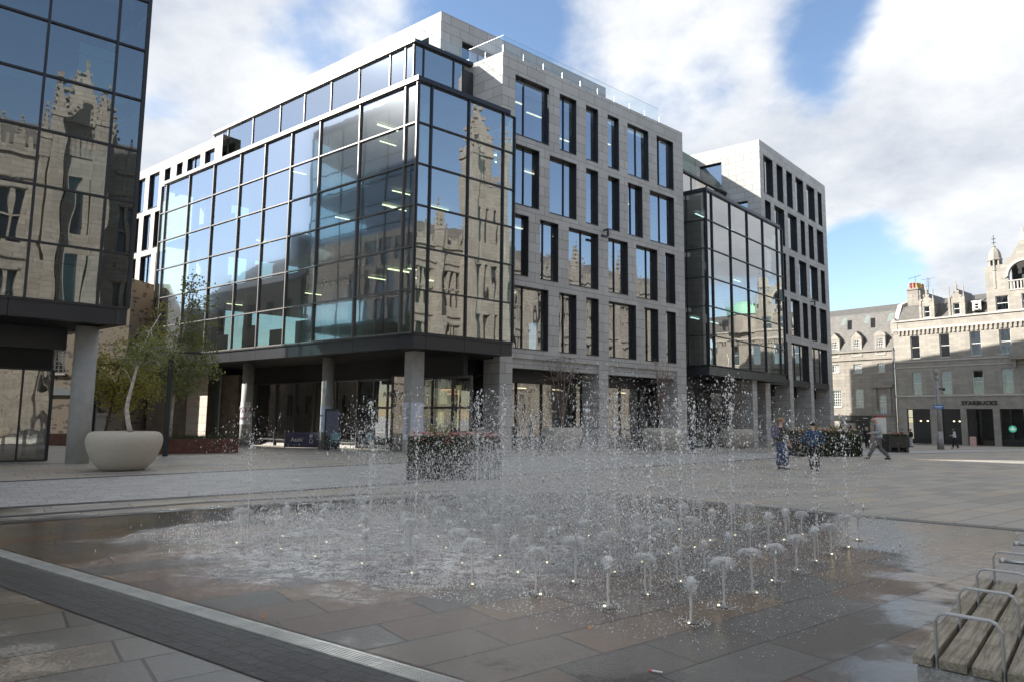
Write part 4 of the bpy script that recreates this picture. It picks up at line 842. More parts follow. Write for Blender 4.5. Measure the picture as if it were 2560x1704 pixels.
# ================================================================== flower boxes
FLOW = {k: pbsdf('petal_'+k, c, rough=.6) for k, c in dict(red=(.42, .05, .05), orange=(.55, .22, .12), peach=(.60, .38, .25), pink=(.5, .22, .25), yellow=(.5, .38, .08)).items()}
PLANTB = pbsdf('planter_slats', (.035, .034, .034), rough=.5, noise=.2, nscale=6)
def petals(mb, cx_, cy_, cz_, s, n=5):
    for i in range(n):
        a = random.uniform(0, 6.28); u = Vector((math.cos(a), math.sin(a), random.uniform(-.3, .9))).normalized()*s; w = u.cross(Vector((0, 0, 1))).normalized()*s*.6; c = Vector((cx_, cy_, cz_))
        mb.add([c, c+u*.6+w, c+u*1.2, c+u*.6-w], [(0, 1, 2, 3)])
def flowerbox(org, X, w, d, h, label, cols, spikes=(), ivy=True, legs=False, nfl=170, fz=.22):
    F = frame(org, X); t = thing('flower_box', label, 'flower box', org)
    b0 = .3 if legs else 0
    m = MB().box(0, w, 0, d, b0, h)
    n = int(w/.12)
    for i in range(n): m.box(i*w/n+.01, (i+1)*w/n-.01, -.018, -.002, b0+.03, h-.03)
    build(m, 'box', PLANTB, t, F)
    if legs:
        for x in (.08*w, .5*w, .92*w): build(MB().box(x-.09, x+.09, .05, d-.05, 0, b0), 'leg', PLANTB, t, F)
    lf = MB()
    for i in range(int(900*w*d)+300):
        v = Wp(F, random.uniform(0, w), random.uniform(0, d), h+random.uniform(0, fz)); a = Vector(rng.normal(0, 1, 3)).normalized()*.05; b_ = a.orthogonal()*.6; lf.add([v-a, v+b_, v+a, v-b_], [(0, 1, 2, 3)])
    if ivy:
        for i in range(int(2600*w)):
            v = Wp(F, random.uniform(-.04, w+.04), -.06+random.gauss(0, .04), random.uniform(.02, h)**1.0); a = Vector(rng.normal(0, 1, 3)).normalized()*.045; b_ = a.orthogonal()*.6; lf.add([v-a, v+b_, v+a, v-b_], [(0, 1, 2, 3)])
    build(lf, 'foliage', LEAFG, t)
    for c in cols:
        fl = MB()
        for i in range(nfl//len(cols)):
            v = Wp(F, random.uniform(0, w), random.uniform(-.08, d), h+random.uniform(.05, fz+.12)); petals(fl, v.x, v.y, v.z, random.uniform(.03, .06))
        build(fl, 'flowers', FLOW[c], t)['kind'] = 'stuff'
    sp = MB()
    for sx_ in spikes:
        for i in range(34):
            v = Wp(F, sx_, d*.5, h); a = random.uniform(0, 6.28); l = random.uniform(.3, .62); o = Vector((math.cos(a), math.sin(a), 0))*random.uniform(.05, .4); s = Vector((-math.sin(a), math.cos(a), 0))*.014
            sp.add([v-s, v+s, v+o*.5+Vector((0, 0, l*.7))+s*.6, v+o+Vector((0, 0, l))], [(0, 1, 2, 3)])
    if sp.f: build(sp, 'spiky_grass', leafmat('spiky_leaf', (.12, .13, .04), (.30, .28, .10)), t)
    return t
flowerbox((-2.60, 17.65, 0), AZ(80), 2.36, .8, .86, 'long ivy-covered flower box with red blooms seen through the densest spray', ['red', 'orange', 'peach', 'pink'], [.75], nfl=420)
flowerbox((13.2, 31.75, -.03), AZ(80), 3.2, 1.0, .95, 'flower box full of peach blooms behind the walking people', ['peach', 'orange', 'peach', 'yellow'], [1.1, 2.3], nfl=560)
flowerbox((22.35, 40.75, -.215), AZ(75), 1.5, .8, .95, 'black flower box on thick legs near the information sign', ['red', 'orange', 'peach'], ivy=False, legs=True, nfl=120, fz=.12)
# ================================================================== old granite street front on the right
PS = Vector((45.27, 80, 0)); FO = frame(PS, -dS); KS = 80/58
def sx_(u): return -u*KS
def sz(z): return 1.6+(z-1.6)*KS
SASH = pbsdf('sash_white', (.62, .61, .58), rough=.6)
OSILL = pbsdf('sill_granite', (.40, .37, .33), rough=.8, noise=.1, nscale=5)
def sash(root, F, x0, x1, z0, z1, depth=.22, bars=0, arch=0., fm=None, blind=0., gm=None):
    fm = fm or SASH; f = .07
    mb = MB(); y = depth
    mb.box(x0, x0+f, y-.04, y+.04, z0, z1); mb.box(x1-f, x1, y-.04, y+.04, z0, z1); mb.box(x0+f, x1-f, y-.04, y+.04, z0, z0+f); mb.box(x0+f, x1-f, y-.04, y+.04, z1-f, z1)
    zm = (z0+z1)/2; mb.box(x0+f, x1-f, y-.05, y+.03, zm-.03, zm+.03)
    for i in range(1, bars): x = x0+(x1-x0)*i/bars; mb.box(x-.018, x+.018, y-.03, y+.02, z0+f, z1-f)
    if bars:
        n = 6
        for i in range(1, n):
            if i*2 != n: z = z0+(z1-z0)*i/n; mb.box(x0+f, x1-f, y-.028, y+.018, z-.016, z+.016)
    w = build(mb, 'window', fm, root, F)
    build(MB().quad((x0+f, y+.01, z0+f), (x1-f, y+.01, z0+f), (x1-f, y+.01, z1-f), (x0+f, y+.01, z1-f)), 'glass_pane', gm or GOLD_, w, F)
    build(MB().box(x0-.06, x1+.06, -.07, y-.04, z0-.14, z0), 'sill', OSILL, w, F)
    if blind: build(MB().box(x0+f, x1-f, y+.08, y+.1, z1-f-(z1-z0)*blind, z1-f), 'blind', BLIND, w, F)
    return w
ob = thing('granite_shop_building', 'old pale granite building with gothic dormers and a gabled arch over a coffee shop', 'building', (PS.x, PS.y, gz(PS.y)))
XR = 26.0
u2 = [(1.15, 1.84), (3.33, 4.07), (5.50, 6.26), (7.48, 8.22), (9.6, 10.35), (11.7, 12.4), (13.8, 14.5), (15.9, 16.6)]
hol = []
for a, b in u2: hol += [(a*KS, b*KS, sz(6.83), sz(8.73)), (a*KS, b*KS, sz(3.83), sz(5.72))]
gnd_open = [(.58, 2.35), (3.2, 4.54), (4.96, 6.74), (7.18, 8.7), (9.3, 10.8), (11.4, 13), (13.6, 15.2)]
for a, b in gnd_open: hol.append((a*KS, b*KS, -3, sz(2.66)))
hol2 = [(7.41*KS, 8.24*KS, sz(10.16), sz(11.29)), (9.1*KS, 9.9*KS, sz(10.16), sz(11.29)), (10.7*KS, 11.5*KS, sz(10.16), sz(11.29))]
wm = MB().wall(-.25, XR-4, -3, sz(9.98), hol, .3)
build(wm, 'wall', OLD, ob, FO)
for k, (a, b) in enumerate(u2):
    sash(ob, FO, a*KS, b*KS, sz(6.83), sz(8.73), blind=[.97, .97, .0, .0, .5, 0, .3, 0][k]); sash(ob, FO, a*KS, b*KS, sz(3.83), sz(5.72), blind=[0, 0, .28, 0, .2, 0, 0, 0][k])
st = MB()
for z, h, p in ((3.66, .14, .10), (6.55, .12, .09), (6.08, .08, .05), (9.20, .16, .16), (9.98, .12, .14)): st.box(-.28, XR-4, -p, .02, sz(z), sz(z)+h*KS)
build(st, 'string_course', OSILL, ob, FO)
cb = MB(); x = .35
while x < 22: cb.box(x, x+.20, -.14, .0, sz(8.82), sz(9.17)); cb.box(x-.02, x+.22, -.15, 0, sz(9.08), sz(9.19)); x += .44
build(cb, 'corbel_table', OLD, ob, FO)
SHOPD = pbsdf('shopfront_black', (.018, .018, .018), rough=.35)
for k, (a, b) in enumerate(gnd_open):
    m = MB(); x0, x1 = a*KS, b*KS; z0, z1 = -.85, sz(2.66)
    m.box(x0, x0+.07, .2, .3, z0, z1); m.box(x1-.07, x1, .2, .3, z0, z1); m.box(x0+.07, x1-.07, .2, .3, z1-.08, z1); m.box(x0+.07, x1-.07, .2, .3, z1-1.0, z1-.94)
    if k in (2,): m.box((x0+x1)/2-.05, (x0+x1)/2+.05, .2, .3, z0, z1)
    else: m.box(x0+.07, x1-.07, .18, .32, z0, z0+.55)
    w = build(m, 'shop_window', SHOPD, ob, FO)
    build(MB().quad((x0+.07, .26, z0), (x1-.07, .26, z0), (x1-.07, .26, z1-.08), (x0+.07, .26, z1-.08)), 'glass_pane', glass('glass_cafe', (.5, .5, .48), .9, base=.06, wob=.004) if k == 0 else bpy.data.materials['glass_cafe'], w, FO)
    if k not in (2, 3):
        for q in (.35, .65): p = FO @ Vector((x0+(x1-x0)*q, 1.6, z1-1.35)); build(MB().lathe(p.x, p.y, [(.001, p.z-.07), (.09, p.z-.05), (.11, p.z+.02), (.03, p.z+.1)], 12, False), 'pendant_lamp', LAMPW, ob)
build(MB().box(.2, 21, 3.2, 3.3, -.9, 3.2), 'shop_back_wall', pbsdf('cafe_wall', (.05, .045, .04), rough=.9), ob, FO)
me = text_mesh('STARBUCKS', .62, .03, font=.012); link('sign_lettering', me, SHOPD, ob, FO @ Matrix.Translation((5.87*KS, -.06, sz(3.1))) @ UP)
# round green window emblem
gx, gz_ = 7.9*KS, sz(1.15)
em = MB(); n = 40
GREEN = pbsdf('emblem_green', (.02, .22, .13), rough=.5, emis=((.1, .6, .4), .12)); EMW = pbsdf('emblem_white', (.6, .68, .62), rough=.5, emis=((.6, .8, .7), .15))
em.v = [(gx, .23, gz_)] + [(gx+.36*math.cos(2*math.pi*i/n), .23, gz_+.36*math.sin(2*math.pi*i/n)) for i in range(n)]; em.f = [(0, 1+i, 1+(i+1) % n) for i in range(n)]
e_ = build(em, 'emblem', GREEN, ob, FO)
em = MB()
for s in (-1, 1):
    for k in range(4): em.quad((gx+s*(.06+.055*k), .222, gz_-.2+.03*k), (gx+s*(.085+.055*k), .222, gz_-.2+.03*k), (gx+s*(.085+.05*k), .222, gz_+.12-.02*k), (gx+s*(.06+.05*k), .222, gz_+.12-.02*k))
em.box(gx-.05, gx+.05, .215, .225, gz_-.12, gz_+.1); em.xprism([(gx-.06, gz_+.12), (gx+.06, gz_+.12), (gx+.08, gz_+.22), (gx+.03, gz_+.17), (gx, gz_+.25), (gx-.03, gz_+.17), (gx-.08, gz_+.22)], .215, .225)
build(em, 'emblem_figure', EMW, e_, FO)
# mansard roof
RZ0, RZ1, RZ2 = sz(10.0), sz(11.45), sz(12.3)
rf = MB(); rf.quad((-.2, .3, RZ0), (XR, .3, RZ0), (XR, 2.0, RZ1), (-.2, 2.0, RZ1)); rf.quad((-.2, 2.0, RZ1), (XR, 2.0, RZ1), (XR, 6, RZ2), (-.2, 6, RZ2)); rf.quad((-.2, 6, RZ2), (XR, 6, RZ2), (XR, 11, RZ0), (-.2, 11, RZ0))
build(rf, 'roof', SLATE, ob, FO)
sk = MB().xprism([(-.45, sz(9.0)), (.25, sz(9.0)), (.25, sz(9.95)), (-.1, sz(10.44)), (-.5, sz(9.98))], -.05, .5)
build(sk, 'gable_stone', OLD, ob, FO)
sk = MB(); v = [(-.35, .3, sz(9.95)), (.15, .3, sz(9.95)), (.15, 2.0, RZ1+.35), (-.35, 2.0, RZ1+.35), (-.35, 6, RZ2+.35), (.15, 6, RZ2+.35)]
sk.add(v + [(a, b, c-.7) for a, b, c in v], [(0, 1, 2, 3), (3, 2, 5, 4), (0, 3, 9, 6), (3, 4, 10, 9), (2, 1, 7, 8), (5, 2, 8, 11), (1, 0, 6, 7)]); build(sk, 'skew', OSILL, ob, FO)
ch = MB().box(.55, 1.75, 2.6, 5.4, sz(10.8), sz(12.95)); ch.box(.48, 1.82, 2.5, 5.5, sz(12.95), sz(13.1))
c_ = build(ch, 'chimney', OLD2, ob, FO)
POTR, POTY = pbsdf('pot_red', (.35, .09, .05), rough=.8), pbsdf('pot_yellow', (.48, .33, .12), rough=.8, noise=.3, nscale=6)
for i, (x, y, m) in enumerate([(.85, 2.9, POTR), (1.2, 2.95, POTR), (1.45, 3.1, POTY), (1.5, 3.5, POTY), (1.45, 3.95, POTY), (1.5, 4.4, POTY), (1.45, 4.9, POTR)]):
    p = FO @ Vector((x, y, 0)); build(MB().lathe(p.x, p.y, [(.17, sz(13.1)), (.13, sz(13.1)+.55), (.17, sz(13.1)+.6), (.17, sz(13.1)+.7), (.11, sz(13.1)+.7)], 14, False), 'chimney_pot', m, c_, smooth=True)
an = MB()
p = (1.3, 3.2); b0 = sz(13.1); an.tube([(p[0], p[1], b0), (p[0], p[1], b0+1.5)], .025, 4); an.tube([(p[0]-.9, p[1]+.3, b0+1.35), (p[0]+.7, p[1]-.2, b0+1.55)], .02, 4)
for k in range(7): an.tube([(p[0]-.8+.22*k, p[1]-.2, b0+1.38+.03*k), (p[0]-.8+.22*k, p[1]+.5, b0+1.38+.03*k)], .012, 3)
an.tube([(2.4, 4, sz(12)), (2.4, 4, b0+1.3)], .03, 4)
for k in range(5): an.tube([(2.1, 4, b0+.2+.2*k), (2.7, 4, b0+.25+.2*k)], .014, 3)
an.tube([(1.7, 3.9, b0+1.1), (3.1, 4.1, b0+1.2)], .02, 4)
build(an, 'aerial', DARK, ob, FO)
# gothic dormers
def finial(mb, x, y, z, h, r=.12):
    mb.box(x-r, x+r, y-r, y+r, z, z+h*.35); mb.v += []; k = len(mb.v)
    mb.v += [(x-r*1.2, y-r*1.2, z+h*.35), (x+r*1.2, y-r*1.2, z+h*.35), (x+r*1.2, y+r*1.2, z+h*.35), (x-r*1.2, y+r*1.2, z+h*.35), (x, y, z+h*.9)]
    mb.f += [(k, k+1, k+4), (k+1, k+2, k+4), (k+2, k+3, k+4), (k+3, k, k+4)]
    mb.box(x-r*.45, x+r*.45, y-r*.45, y+r*.45, z+h*.82, z+h)
def dormer(x0, x1, top, label=None):
    m = MB(); zt = sz(11.25); zb = sz(9.98); xm = (x0+x1)/2; w = (x1-x0)*.24
    wx0, wx1 = xm-w, xm+w
    m.wall(x0, x1, zb, zt, [(wx0, wx1, zb+.25, sz(11.12))], .25, y=-.02)
    m.xprism([(x0, zt), (x1, zt), (xm, sz(top))], -.02, .25)
    m.quad((x0, -.02, zb), (x0, 3, zb), (x0, 3, zt), (x0, -.02, zt)); m.quad((x1, 3, zb), (x1, -.02, zb), (x1, -.02, zt), (x1, 3, zt))
    finial(m, x0, .05, sz(10.0), sz(12.5)-sz(10.0), .13); finial(m, x1, .05, sz(10.0), sz(12.5)-sz(10.0), .13)
    m.box(x0-.12, x0+.12, -.1, .2, zb, sz(11.6)); m.box(x1-.12, x1+.12, -.1, .2, zb, sz(11.6))
    finial(m, xm, .1, sz(top)-.1, sz(13.0)-sz(12.3), .1)
    for s in (-1, 1):
        for q in (.35, .7): m.box(xm+s*(x1-xm)*q-.07, xm+s*(x1-xm)*q+.07, -.08, .1, sz(11.25)+(sz(top)-sz(11.25))*(1-q), sz(11.25)+(sz(top)-sz(11.25))*(1-q)+.25)
    d = build(m, 'dormer', OLD, ob, FO)
    r = MB(); r.quad((x0-.05, 0.2, zt), (xm, .2, sz(top)), (xm, 5, sz(top)), (x0-.05, 5, zt)); r.quad((xm, .2, sz(top)), (x1+.05, .2, zt), (x1+.05, 5, zt), (xm, 5, sz(top)))
    build(r, 'dormer_roof', SLATE, d, FO)
    sash(ob, FO, wx0, wx1, zb+.25, sz(11.12), depth=.1)
dormer(2.08*KS, 3.04*KS, 12.25); dormer(4.23*KS, 5.25*KS, 12.3)
wd = MB().wall(5.75*KS, 6.35*KS, sz(10.35), sz(11.1), [(5.88*KS, 6.22*KS, sz(10.5), sz(10.98))], .1, y=.35); wd.box(5.7*KS, 6.4*KS, .3, 2.0, sz(11.1), sz(11.17)); wd.quad((5.75*KS, 2, sz(10.35)), (5.75*KS, .35, sz(10.35)), (5.75*KS, .35, sz(11.1)), (5.75*KS, 2, sz(11.1)))
build(wd, 'dormer', SASH, ob, FO); sash(ob, FO, 5.88*KS, 6.22*KS, sz(10.5), sz(10.98), depth=.42)
# arched central gable with turrets
gx0, gx1, gm = 6.84*KS, 11.96*KS, 9.40*KS
arcr, arcz = 1.05*KS, sz(12.75)
def arch_pts(r, z, n=18): return [(gm + r*math.cos(math.pi*i/n), z + r*math.sin(math.pi*i/n)) for i in range(n+1)]
gp = MB()
gp.wall(gx0, gx1, sz(9.98), sz(11.61), hol2, .3, y=-.04)
outer = [(gx0, sz(11.61)), (gx1, sz(11.61)), (gx1, sz(13.7)), (10.56*KS, sz(13.72)), (10.56*KS, sz(14.17)), (10.25*KS, sz(14.17)), (gm+.15, sz(15.42)), (gm-.15, sz(15.42)), (8.55*KS, sz(14.17)), (8.24*KS, sz(14.17)), (8.24*KS, sz(13.72)), (gx0, sz(13.7))]
bm = bmesh.new()
A_ = arch_pts(arcr, arcz)
lft = [(gx0, sz(11.61)), (gm-arcr, sz(11.61))] + [(x, z) for x, z in A_[::-1] if x <= gm] + [(gm, sz(15.42)), (gm-.15, sz(15.42)), (8.55*KS, sz(14.17)), (8.24*KS, sz(14.17)), (8.24*KS, sz(13.72)), (gx0, sz(13.7))]
rgt = [(2*gm-x, z) for x, z in lft][::-1]
gp.xprism(lft, -.04, .4); gp.xprism(rgt, -.04, .4)
build(gp, 'gable', OLD, ob, FO)
ar = MB(); Ai, Ao = arch_pts(arcr, arcz), arch_pts(arcr*1.17, arcz)
for i in range(len(Ai)-1): ar.add([(Ai[i][0], -.12, Ai[i][1]), (Ao[i][0], -.12, Ao[i][1]), (Ao[i+1][0], -.12, Ao[i+1][1]), (Ai[i+1][0], -.12, Ai[i+1][1]), (Ai[i][0], .3, Ai[i][1]), (Ao[i][0], .0, Ao[i][1]), (Ao[i+1][0], .0, Ao[i+1][1]), (Ai[i+1][0], .3, Ai[i+1][1])], [(0, 3, 2, 1), (1, 2, 6, 5), (3, 0, 4, 7)])
for s in (-1, 1): ar.box(gm+s*arcr*1.17-.15, gm+s*arcr*1.17+.15, -.16, .1, arcz-.15, arcz)
ar.box(gm-arcr, gm+arcr, -.1, .3, sz(11.61), sz(11.70)); ar.box(gm-arcr, gm+arcr, -.1, .1, sz(12.32), sz(12.4))
x = gm-arcr+.1
while x < gm+arcr-.1: ar.box(x, x+.12, -.04, .08, sz(11.70), sz(12.32)); x += .30
build(ar, 'arch_moulding', OSILL, ob, FO)
build(MB().box(gm-arcr-.1, gm+arcr+.1, 1.6, 1.7, sz(11.6), sz(14.0)), 'loggia_back', pbsdf('loggia_dark', (.03, .03, .03), rough=.9), ob, FO)
build(MB().box(gm-.55, gm+.55, 1.2, 1.5, sz(11.7), sz(12.9)), 'loggia_window', SASH, ob, FO)
for a, b, c, d in hol2: sash(ob, FO, a, b, c, d, depth=.15)
fm = MB(); finial(fm, gm, .15, sz(15.35), 1.4, .2); build(fm, 'finial', OSILL, ob, FO)
for xt in (7.45*KS, 2*gm-7.45*KS):
    p = FO @ Vector((xt, .5, 0)); t_ = MB(); r = .56*KS*.78
    t_.lathe(p.x, p.y, [(r, sz(11.9)), (r, sz(13.30)), (r*1.1, sz(13.33)), (r*1.1, sz(13.42)), (r*.98, sz(13.45))], 8, False)
    t_.lathe(p.x, p.y, [(r*1.0, sz(14.10)), (r*1.16, sz(14.16)), (r*1.16, sz(14.24)), (r*1.02, sz(14.3)), (r*1.0, sz(14.5)), (r*.88, sz(14.78)), (r*.6, sz(15.02)), (r*.25, sz(15.18)), (r*.2, sz(15.24)), (r*.3, sz(15.28)), (.02, sz(15.4))], 8, False)
    for i in range(8):
        a = 2*math.pi*i/8; q = (p.x+r*.9*math.cos(a), p.y+r*.9*math.sin(a)); t_.cyl(q[0], q[1], sz(13.4), sz(14.15), .12, n=6)
    tu = build(t_, 'turret', OLD, ob)
    f_ = MB(); f_.tube([(p.x, p.y, sz(15.3)), (p.x, p.y, sz(16.22))], .03, 5)
    for z in (15.6, 15.9): f_.tube([(p.x-.25, p.y, sz(z)), (p.x+.25, p.y, sz(z))], .025, 4); f_.tube([(p.x, p.y-.25, sz(z)), (p.x, p.y+.25, sz(z))], .025, 4)
    build(f_, 'weather_vane', DARK, tu)
build(MB().box(8.2*KS, 10.6*KS, -.9, 0, sz(6.35), sz(6.8)).box(8.4*KS, 8.55*KS, -.7, 0, sz(5.8), sz(6.35)), 'balcony', OLD2, ob, FO)
cdm = MB(); p = FO @ Vector((18.5, 1.5, 0)); cdm.lathe(p.x, p.y, [(2.3, sz(9.9)), (2.3, sz(11.6)), (2.5, sz(11.7))], 24, False); build(cdm, 'drum', OLD, ob)
cdm = MB(); cdm.lathe(p.x, p.y, [(2.4*math.cos(a), sz(11.7)+2.0*math.sin(a)) for a in np.linspace(0, 1.5, 9)], 24, False); build(cdm, 'copper_dome', pbsdf('copper_green', (.25, .50, .38), rough=.7), ob, smooth=True)

# ---- plainer building between it and the modern block
mid = thing('granite_house', 'shaded grey granite townhouse with a slate mansard roof and small-paned dormers', 'building', (PS.x-.6266*3, PS.y+.7793*3, gz(84)))
def MX(u): return -u*KS
mwin = [(4.95, 5.53, 6.0, 6.66, 4), (2.92, 3.65, 5.88, 6.64, 4)]
mh = [(MX(b), MX(a), sz(c), sz(d)) for a, b, c, d, n in mwin] + [(MX(5.62), MX(4.86), sz(2.9), sz(4.35)), (MX(3.65), MX(2.9), sz(2.85), sz(4.42)), (MX(1.6), MX(1.0), sz(2.3), sz(3.85)), (MX(1.58), MX(1.0), sz(5.86), sz(6.6)), (MX(7.6), MX(6.9), sz(2.9), sz(4.35)), (MX(7.6), MX(6.9), sz(6.0), sz(6.66))]
mw_ = MB().wall(-13, -.28, -3, sz(7.75), mh + [(MX(5.1), MX(2.45), -3, sz(1.66)), (MX(9), MX(5.6), -3, sz(1.66))], .25, y=.0)
build(mw_, 'wall', OLD2, mid, FO)
for a, b, c, d in mh: sash(mid, FO, a, b, c, d, bars=4, depth=.15)
s_ = MB(); s_.box(-13, -.3, -.16, .02, sz(6.98), sz(7.12)); s_.box(-13, -.3, -.14, .02, sz(2.12), sz(2.3)); s_.box(-13, -.3, -.2, .02, sz(7.68), sz(7.8))
s_.box(MX(2.2), MX(.4), -.35, 0, sz(4.52), sz(4.7)); s_.box(MX(2.0), MX(1.75), -.12, 0, sz(2.3), sz(4.5)); s_.box(MX(.85), MX(.6), -.12, 0, sz(2.3), sz(4.5))
build(s_, 'string_course', OLD2, mid, FO)
build(MB().box(-11.5, MX(2.25), -.12, .0, sz(1.68), sz(2.08)), 'shop_fascia', SHOPD, mid, FO)
me = text_mesh('barber', .22, .01); link('sign_lettering', me, SASH, mid, FO @ Matrix.Translation((MX(2.75), -.14, sz(1.88))) @ UP)
build(MB().box(-11.5, MX(2.45), .3, .4, -1.2, sz(1.66)), 'shop_window', SHOPD, mid, FO)
r = MB(); r.quad((-13, -.1, sz(7.8)), (-.3, -.1, sz(7.8)), (-.3, 2.3, sz(11.3)), (-13, 2.3, sz(11.3))); r.quad((-13, 2.3, sz(11.3)), (-.3, 2.3, sz(11.3)), (-.3, 6.5, sz(12.35)), (-13, 6.5, sz(12.35)))
r.quad((-.3, 0, sz(7.8)), (-.3, 9, sz(7.8)), (-.3, 6.5, sz(12.35)), (-.3, 2.3, sz(11.3)))
build(r, 'roof', SLATE, mid, FO)
for k, u in enumerate((5.24, 3.28, 1.28, 7.2)):
    x = MX(u); m = MB(); w = .62; zb, zt = sz(7.5), sz(8.95)
    m.wall(x-w, x+w, sz(7.3), zt, [(x-w*.68, x+w*.68, sz(7.45), sz(8.8))], .15, y=-.04)
    if k != 2: m.xprism([(x-w*1.1, zt), (x+w*1.1, zt), (x, sz(9.55))], -.08, .1)
    else: m.xprism([(x+w*1.1*math.cos(math.pi*i/12), zt+w*1.0*math.sin(math.pi*i/12)) for i in range(13)], -.08, 1.2)
    m.quad((x+w, 2.2, sz(7.8)), (x+w, -.04, sz(7.3)), (x+w, -.04, zt), (x+w, 2.2, zt)); m.quad((x-w, -.04, sz(7.3)), (x-w, 2.2, sz(7.8)), (x-w, 2.2, zt), (x-w, -.04, zt))
    d = build(m, 'dormer', OLD, mid, FO)
    if k != 2: q = MB(); q.quad((x-w*1.15, -.1, zt), (x, -.1, sz(9.58)), (x, 2.6, sz(9.58)), (x-w*1.15, 2.6, zt)); q.quad((x, -.1, sz(9.58)), (x+w*1.15, -.1, zt), (x+w*1.15, 2.6, zt), (x, 2.6, sz(9.58))); build(q, 'dormer_roof', SLATE, d, FO)
    sash(mid, FO, x-w*.68, x+w*.68, sz(7.45), sz(8.8), bars=4, depth=.05)
for u in (4.68, 2.62, .62): x = MX(u); m = MB(); m.add([(x-.28, .62, sz(10.4)-.2), (x+.28, .62, sz(10.4)-.2), (x+.28, 1.55, sz(10.95)+.1), (x-.28, 1.55, sz(10.95)+.1)], [(0, 1, 2, 3)]); build(m, 'skylight', pbsdf('skylight_glass', (.16, .19, .18), rough=.15), mid, FO)
dp = MB().box(-.42, -.30, -.14, -.02, -1, sz(7.9)); tag(build(dp, 'drainpipe', ALUL, None, FO), 'pale vertical drainpipe where the two old granite buildings meet', 'drainpipe')

# ---- rubble house behind the trees on the left
RUB = None
def rubble():
    m, t, out = mat('rubble_stone'); b = N(t, 'ShaderNodeBsdfPrincipled', i_Roughness=.9); tcn = N(t, 'ShaderNodeTexCoord'); mp = N(t, 'ShaderNodeMapping'); mp.inputs['Scale'].default_value = (1.5, 1.5, 3.6); L_(t, tcn.outputs['Object'], mp.inputs[0])
    v = N(t, 'ShaderNodeTexVoronoi', i_Scale=1.1, feature='F1'); L_(t, mp.outputs[0], v.inputs['Vector']); n = N(t, 'ShaderNodeTexNoise', i_Scale=6.0, i_Detail=6.0, i_Roughness=.7); L_(t, tcn.outputs['Object'], n.inputs['Vector'])
    s = math_(t, 'GREATER_THAN', math_(t, 'ADD', v.outputs['Distance'], math_(t, 'MULTIPLY', math_(t, 'SUBTRACT', n.outputs[0], .5), .5)), .36)
    mm = N(t, 'ShaderNodeMix', data_type='RGBA'); L_(t, s, mm.inputs[0]); mm.inputs[6].default_value = (.09, .075, .06, 1); mm.inputs[7].default_value = (.21, .175, .13, 1)
    mu = N(t, 'ShaderNodeVectorMath', operation='SCALE'); L_(t, mm.outputs[2], mu.inputs[0]); L_(t, math_(t, 'ADD', math_(t, 'MULTIPLY', n.outputs[0], .7), .65), mu.inputs['Scale']); L_(t, mu.outputs[0], b.inputs['Base Color'])
    L_(t, b.outputs[0], out.inputs[0]); return m
RUB = rubble()
rh = thing('rubble_house', 'old house of brown rubble stone behind the birches at the left', 'house', (-27, 44.5, -.3)); Fh = frame((-25.05, 44.3, 0), AZ(98))
build(MB().wall(-16, 0, -1.2, 10.4, [(-5.4, -4.4, 4.2, 5.8), (-8.4, -7.4, 4.2, 5.8)], .3).quad((0, 0, -1.2), (0, 8, -1.2), (0, 8, 10.4), (0, 0, 10.4)), 'wall', RUB, rh, Fh)
build(MB().box(-16, .04, -.06, .01, 2.75, 3.25), 'stone_band', pbsdf('blue_grey_band', (.16, .18, .19), rough=.8), rh, Fh)
for a in (-5.4, -8.4): sash(rh, Fh, a, a+1, 4.2, 5.8, bars=3)
build(MB().quad((-16, 0, 10.4), (0, 0, 10.4), (0, 8, 10.4), (-16, 8, 10.4)), 'roof', SLATE, rh, Fh)
build(MB().box(.6, 7.0, 1.5, 1.9, -1.2, 4.2), 'garden_wall', pbsdf('sandstone_wall', (.15, .125, .10), rough=.9, noise=.3, nscale=2), rh, Fh)

# ---- gothic college across the street: what the glass mirrors
gc = thing('gothic_college', 'long gothic granite college with pinnacles and spires, mirrored in the glass facades', 'building', (22.7, -2.3, 0))
FG = frame((23.4, -3.1, 0), -dB) @ Matrix.Diagonal((1, 1, 1.14, 1))
GWIN = pbsdf('college_window', (.03, .035, .04), rough=.1); 
wallm, pin, win = MB(), MB(), MB()
def spire(mb, x, y, z, h, r):
    mb.box(x-r, x+r, y-r, y+r, z, z+h*.35); k = len(mb.v)
    mb.v += [(x-r*1.15, y-r*1.15, z+h*.35), (x+r*1.15, y-r*1.15, z+h*.35), (x+r*1.15, y+r*1.15, z+h*.35), (x-r*1.15, y+r*1.15, z+h*.35), (x, y, z+h)]
    mb.f += [(k, k+1, k+4), (k+1, k+2, k+4), (k+2, k+3, k+4), (k+3, k, k+4), (k+3, k+2, k+1, k)]
    for j in range(1, 6):
        q = j/6; rr = r*1.15*(1-q)+.1; zz_ = z+h*(.35+.65*q)
        for s1 in (-1, 1):
            for s2 in (-1, 1): mb.box(x+s1*rr-.07*h/5, x+s1*rr+.07*h/5, y+s2*rr-.07*h/5, y+s2*rr+.07*h/5, zz_-.06*h/5, zz_+.12*h/5)
    mb.box(x-.12, x+.12, y-.12, y+.12, z+h*.97, z+h*1.05)
hs = []; bay = 4.6; nb = 36; x0g = -117.2
TOW = {5: 1, 12: 1, 17: 1}
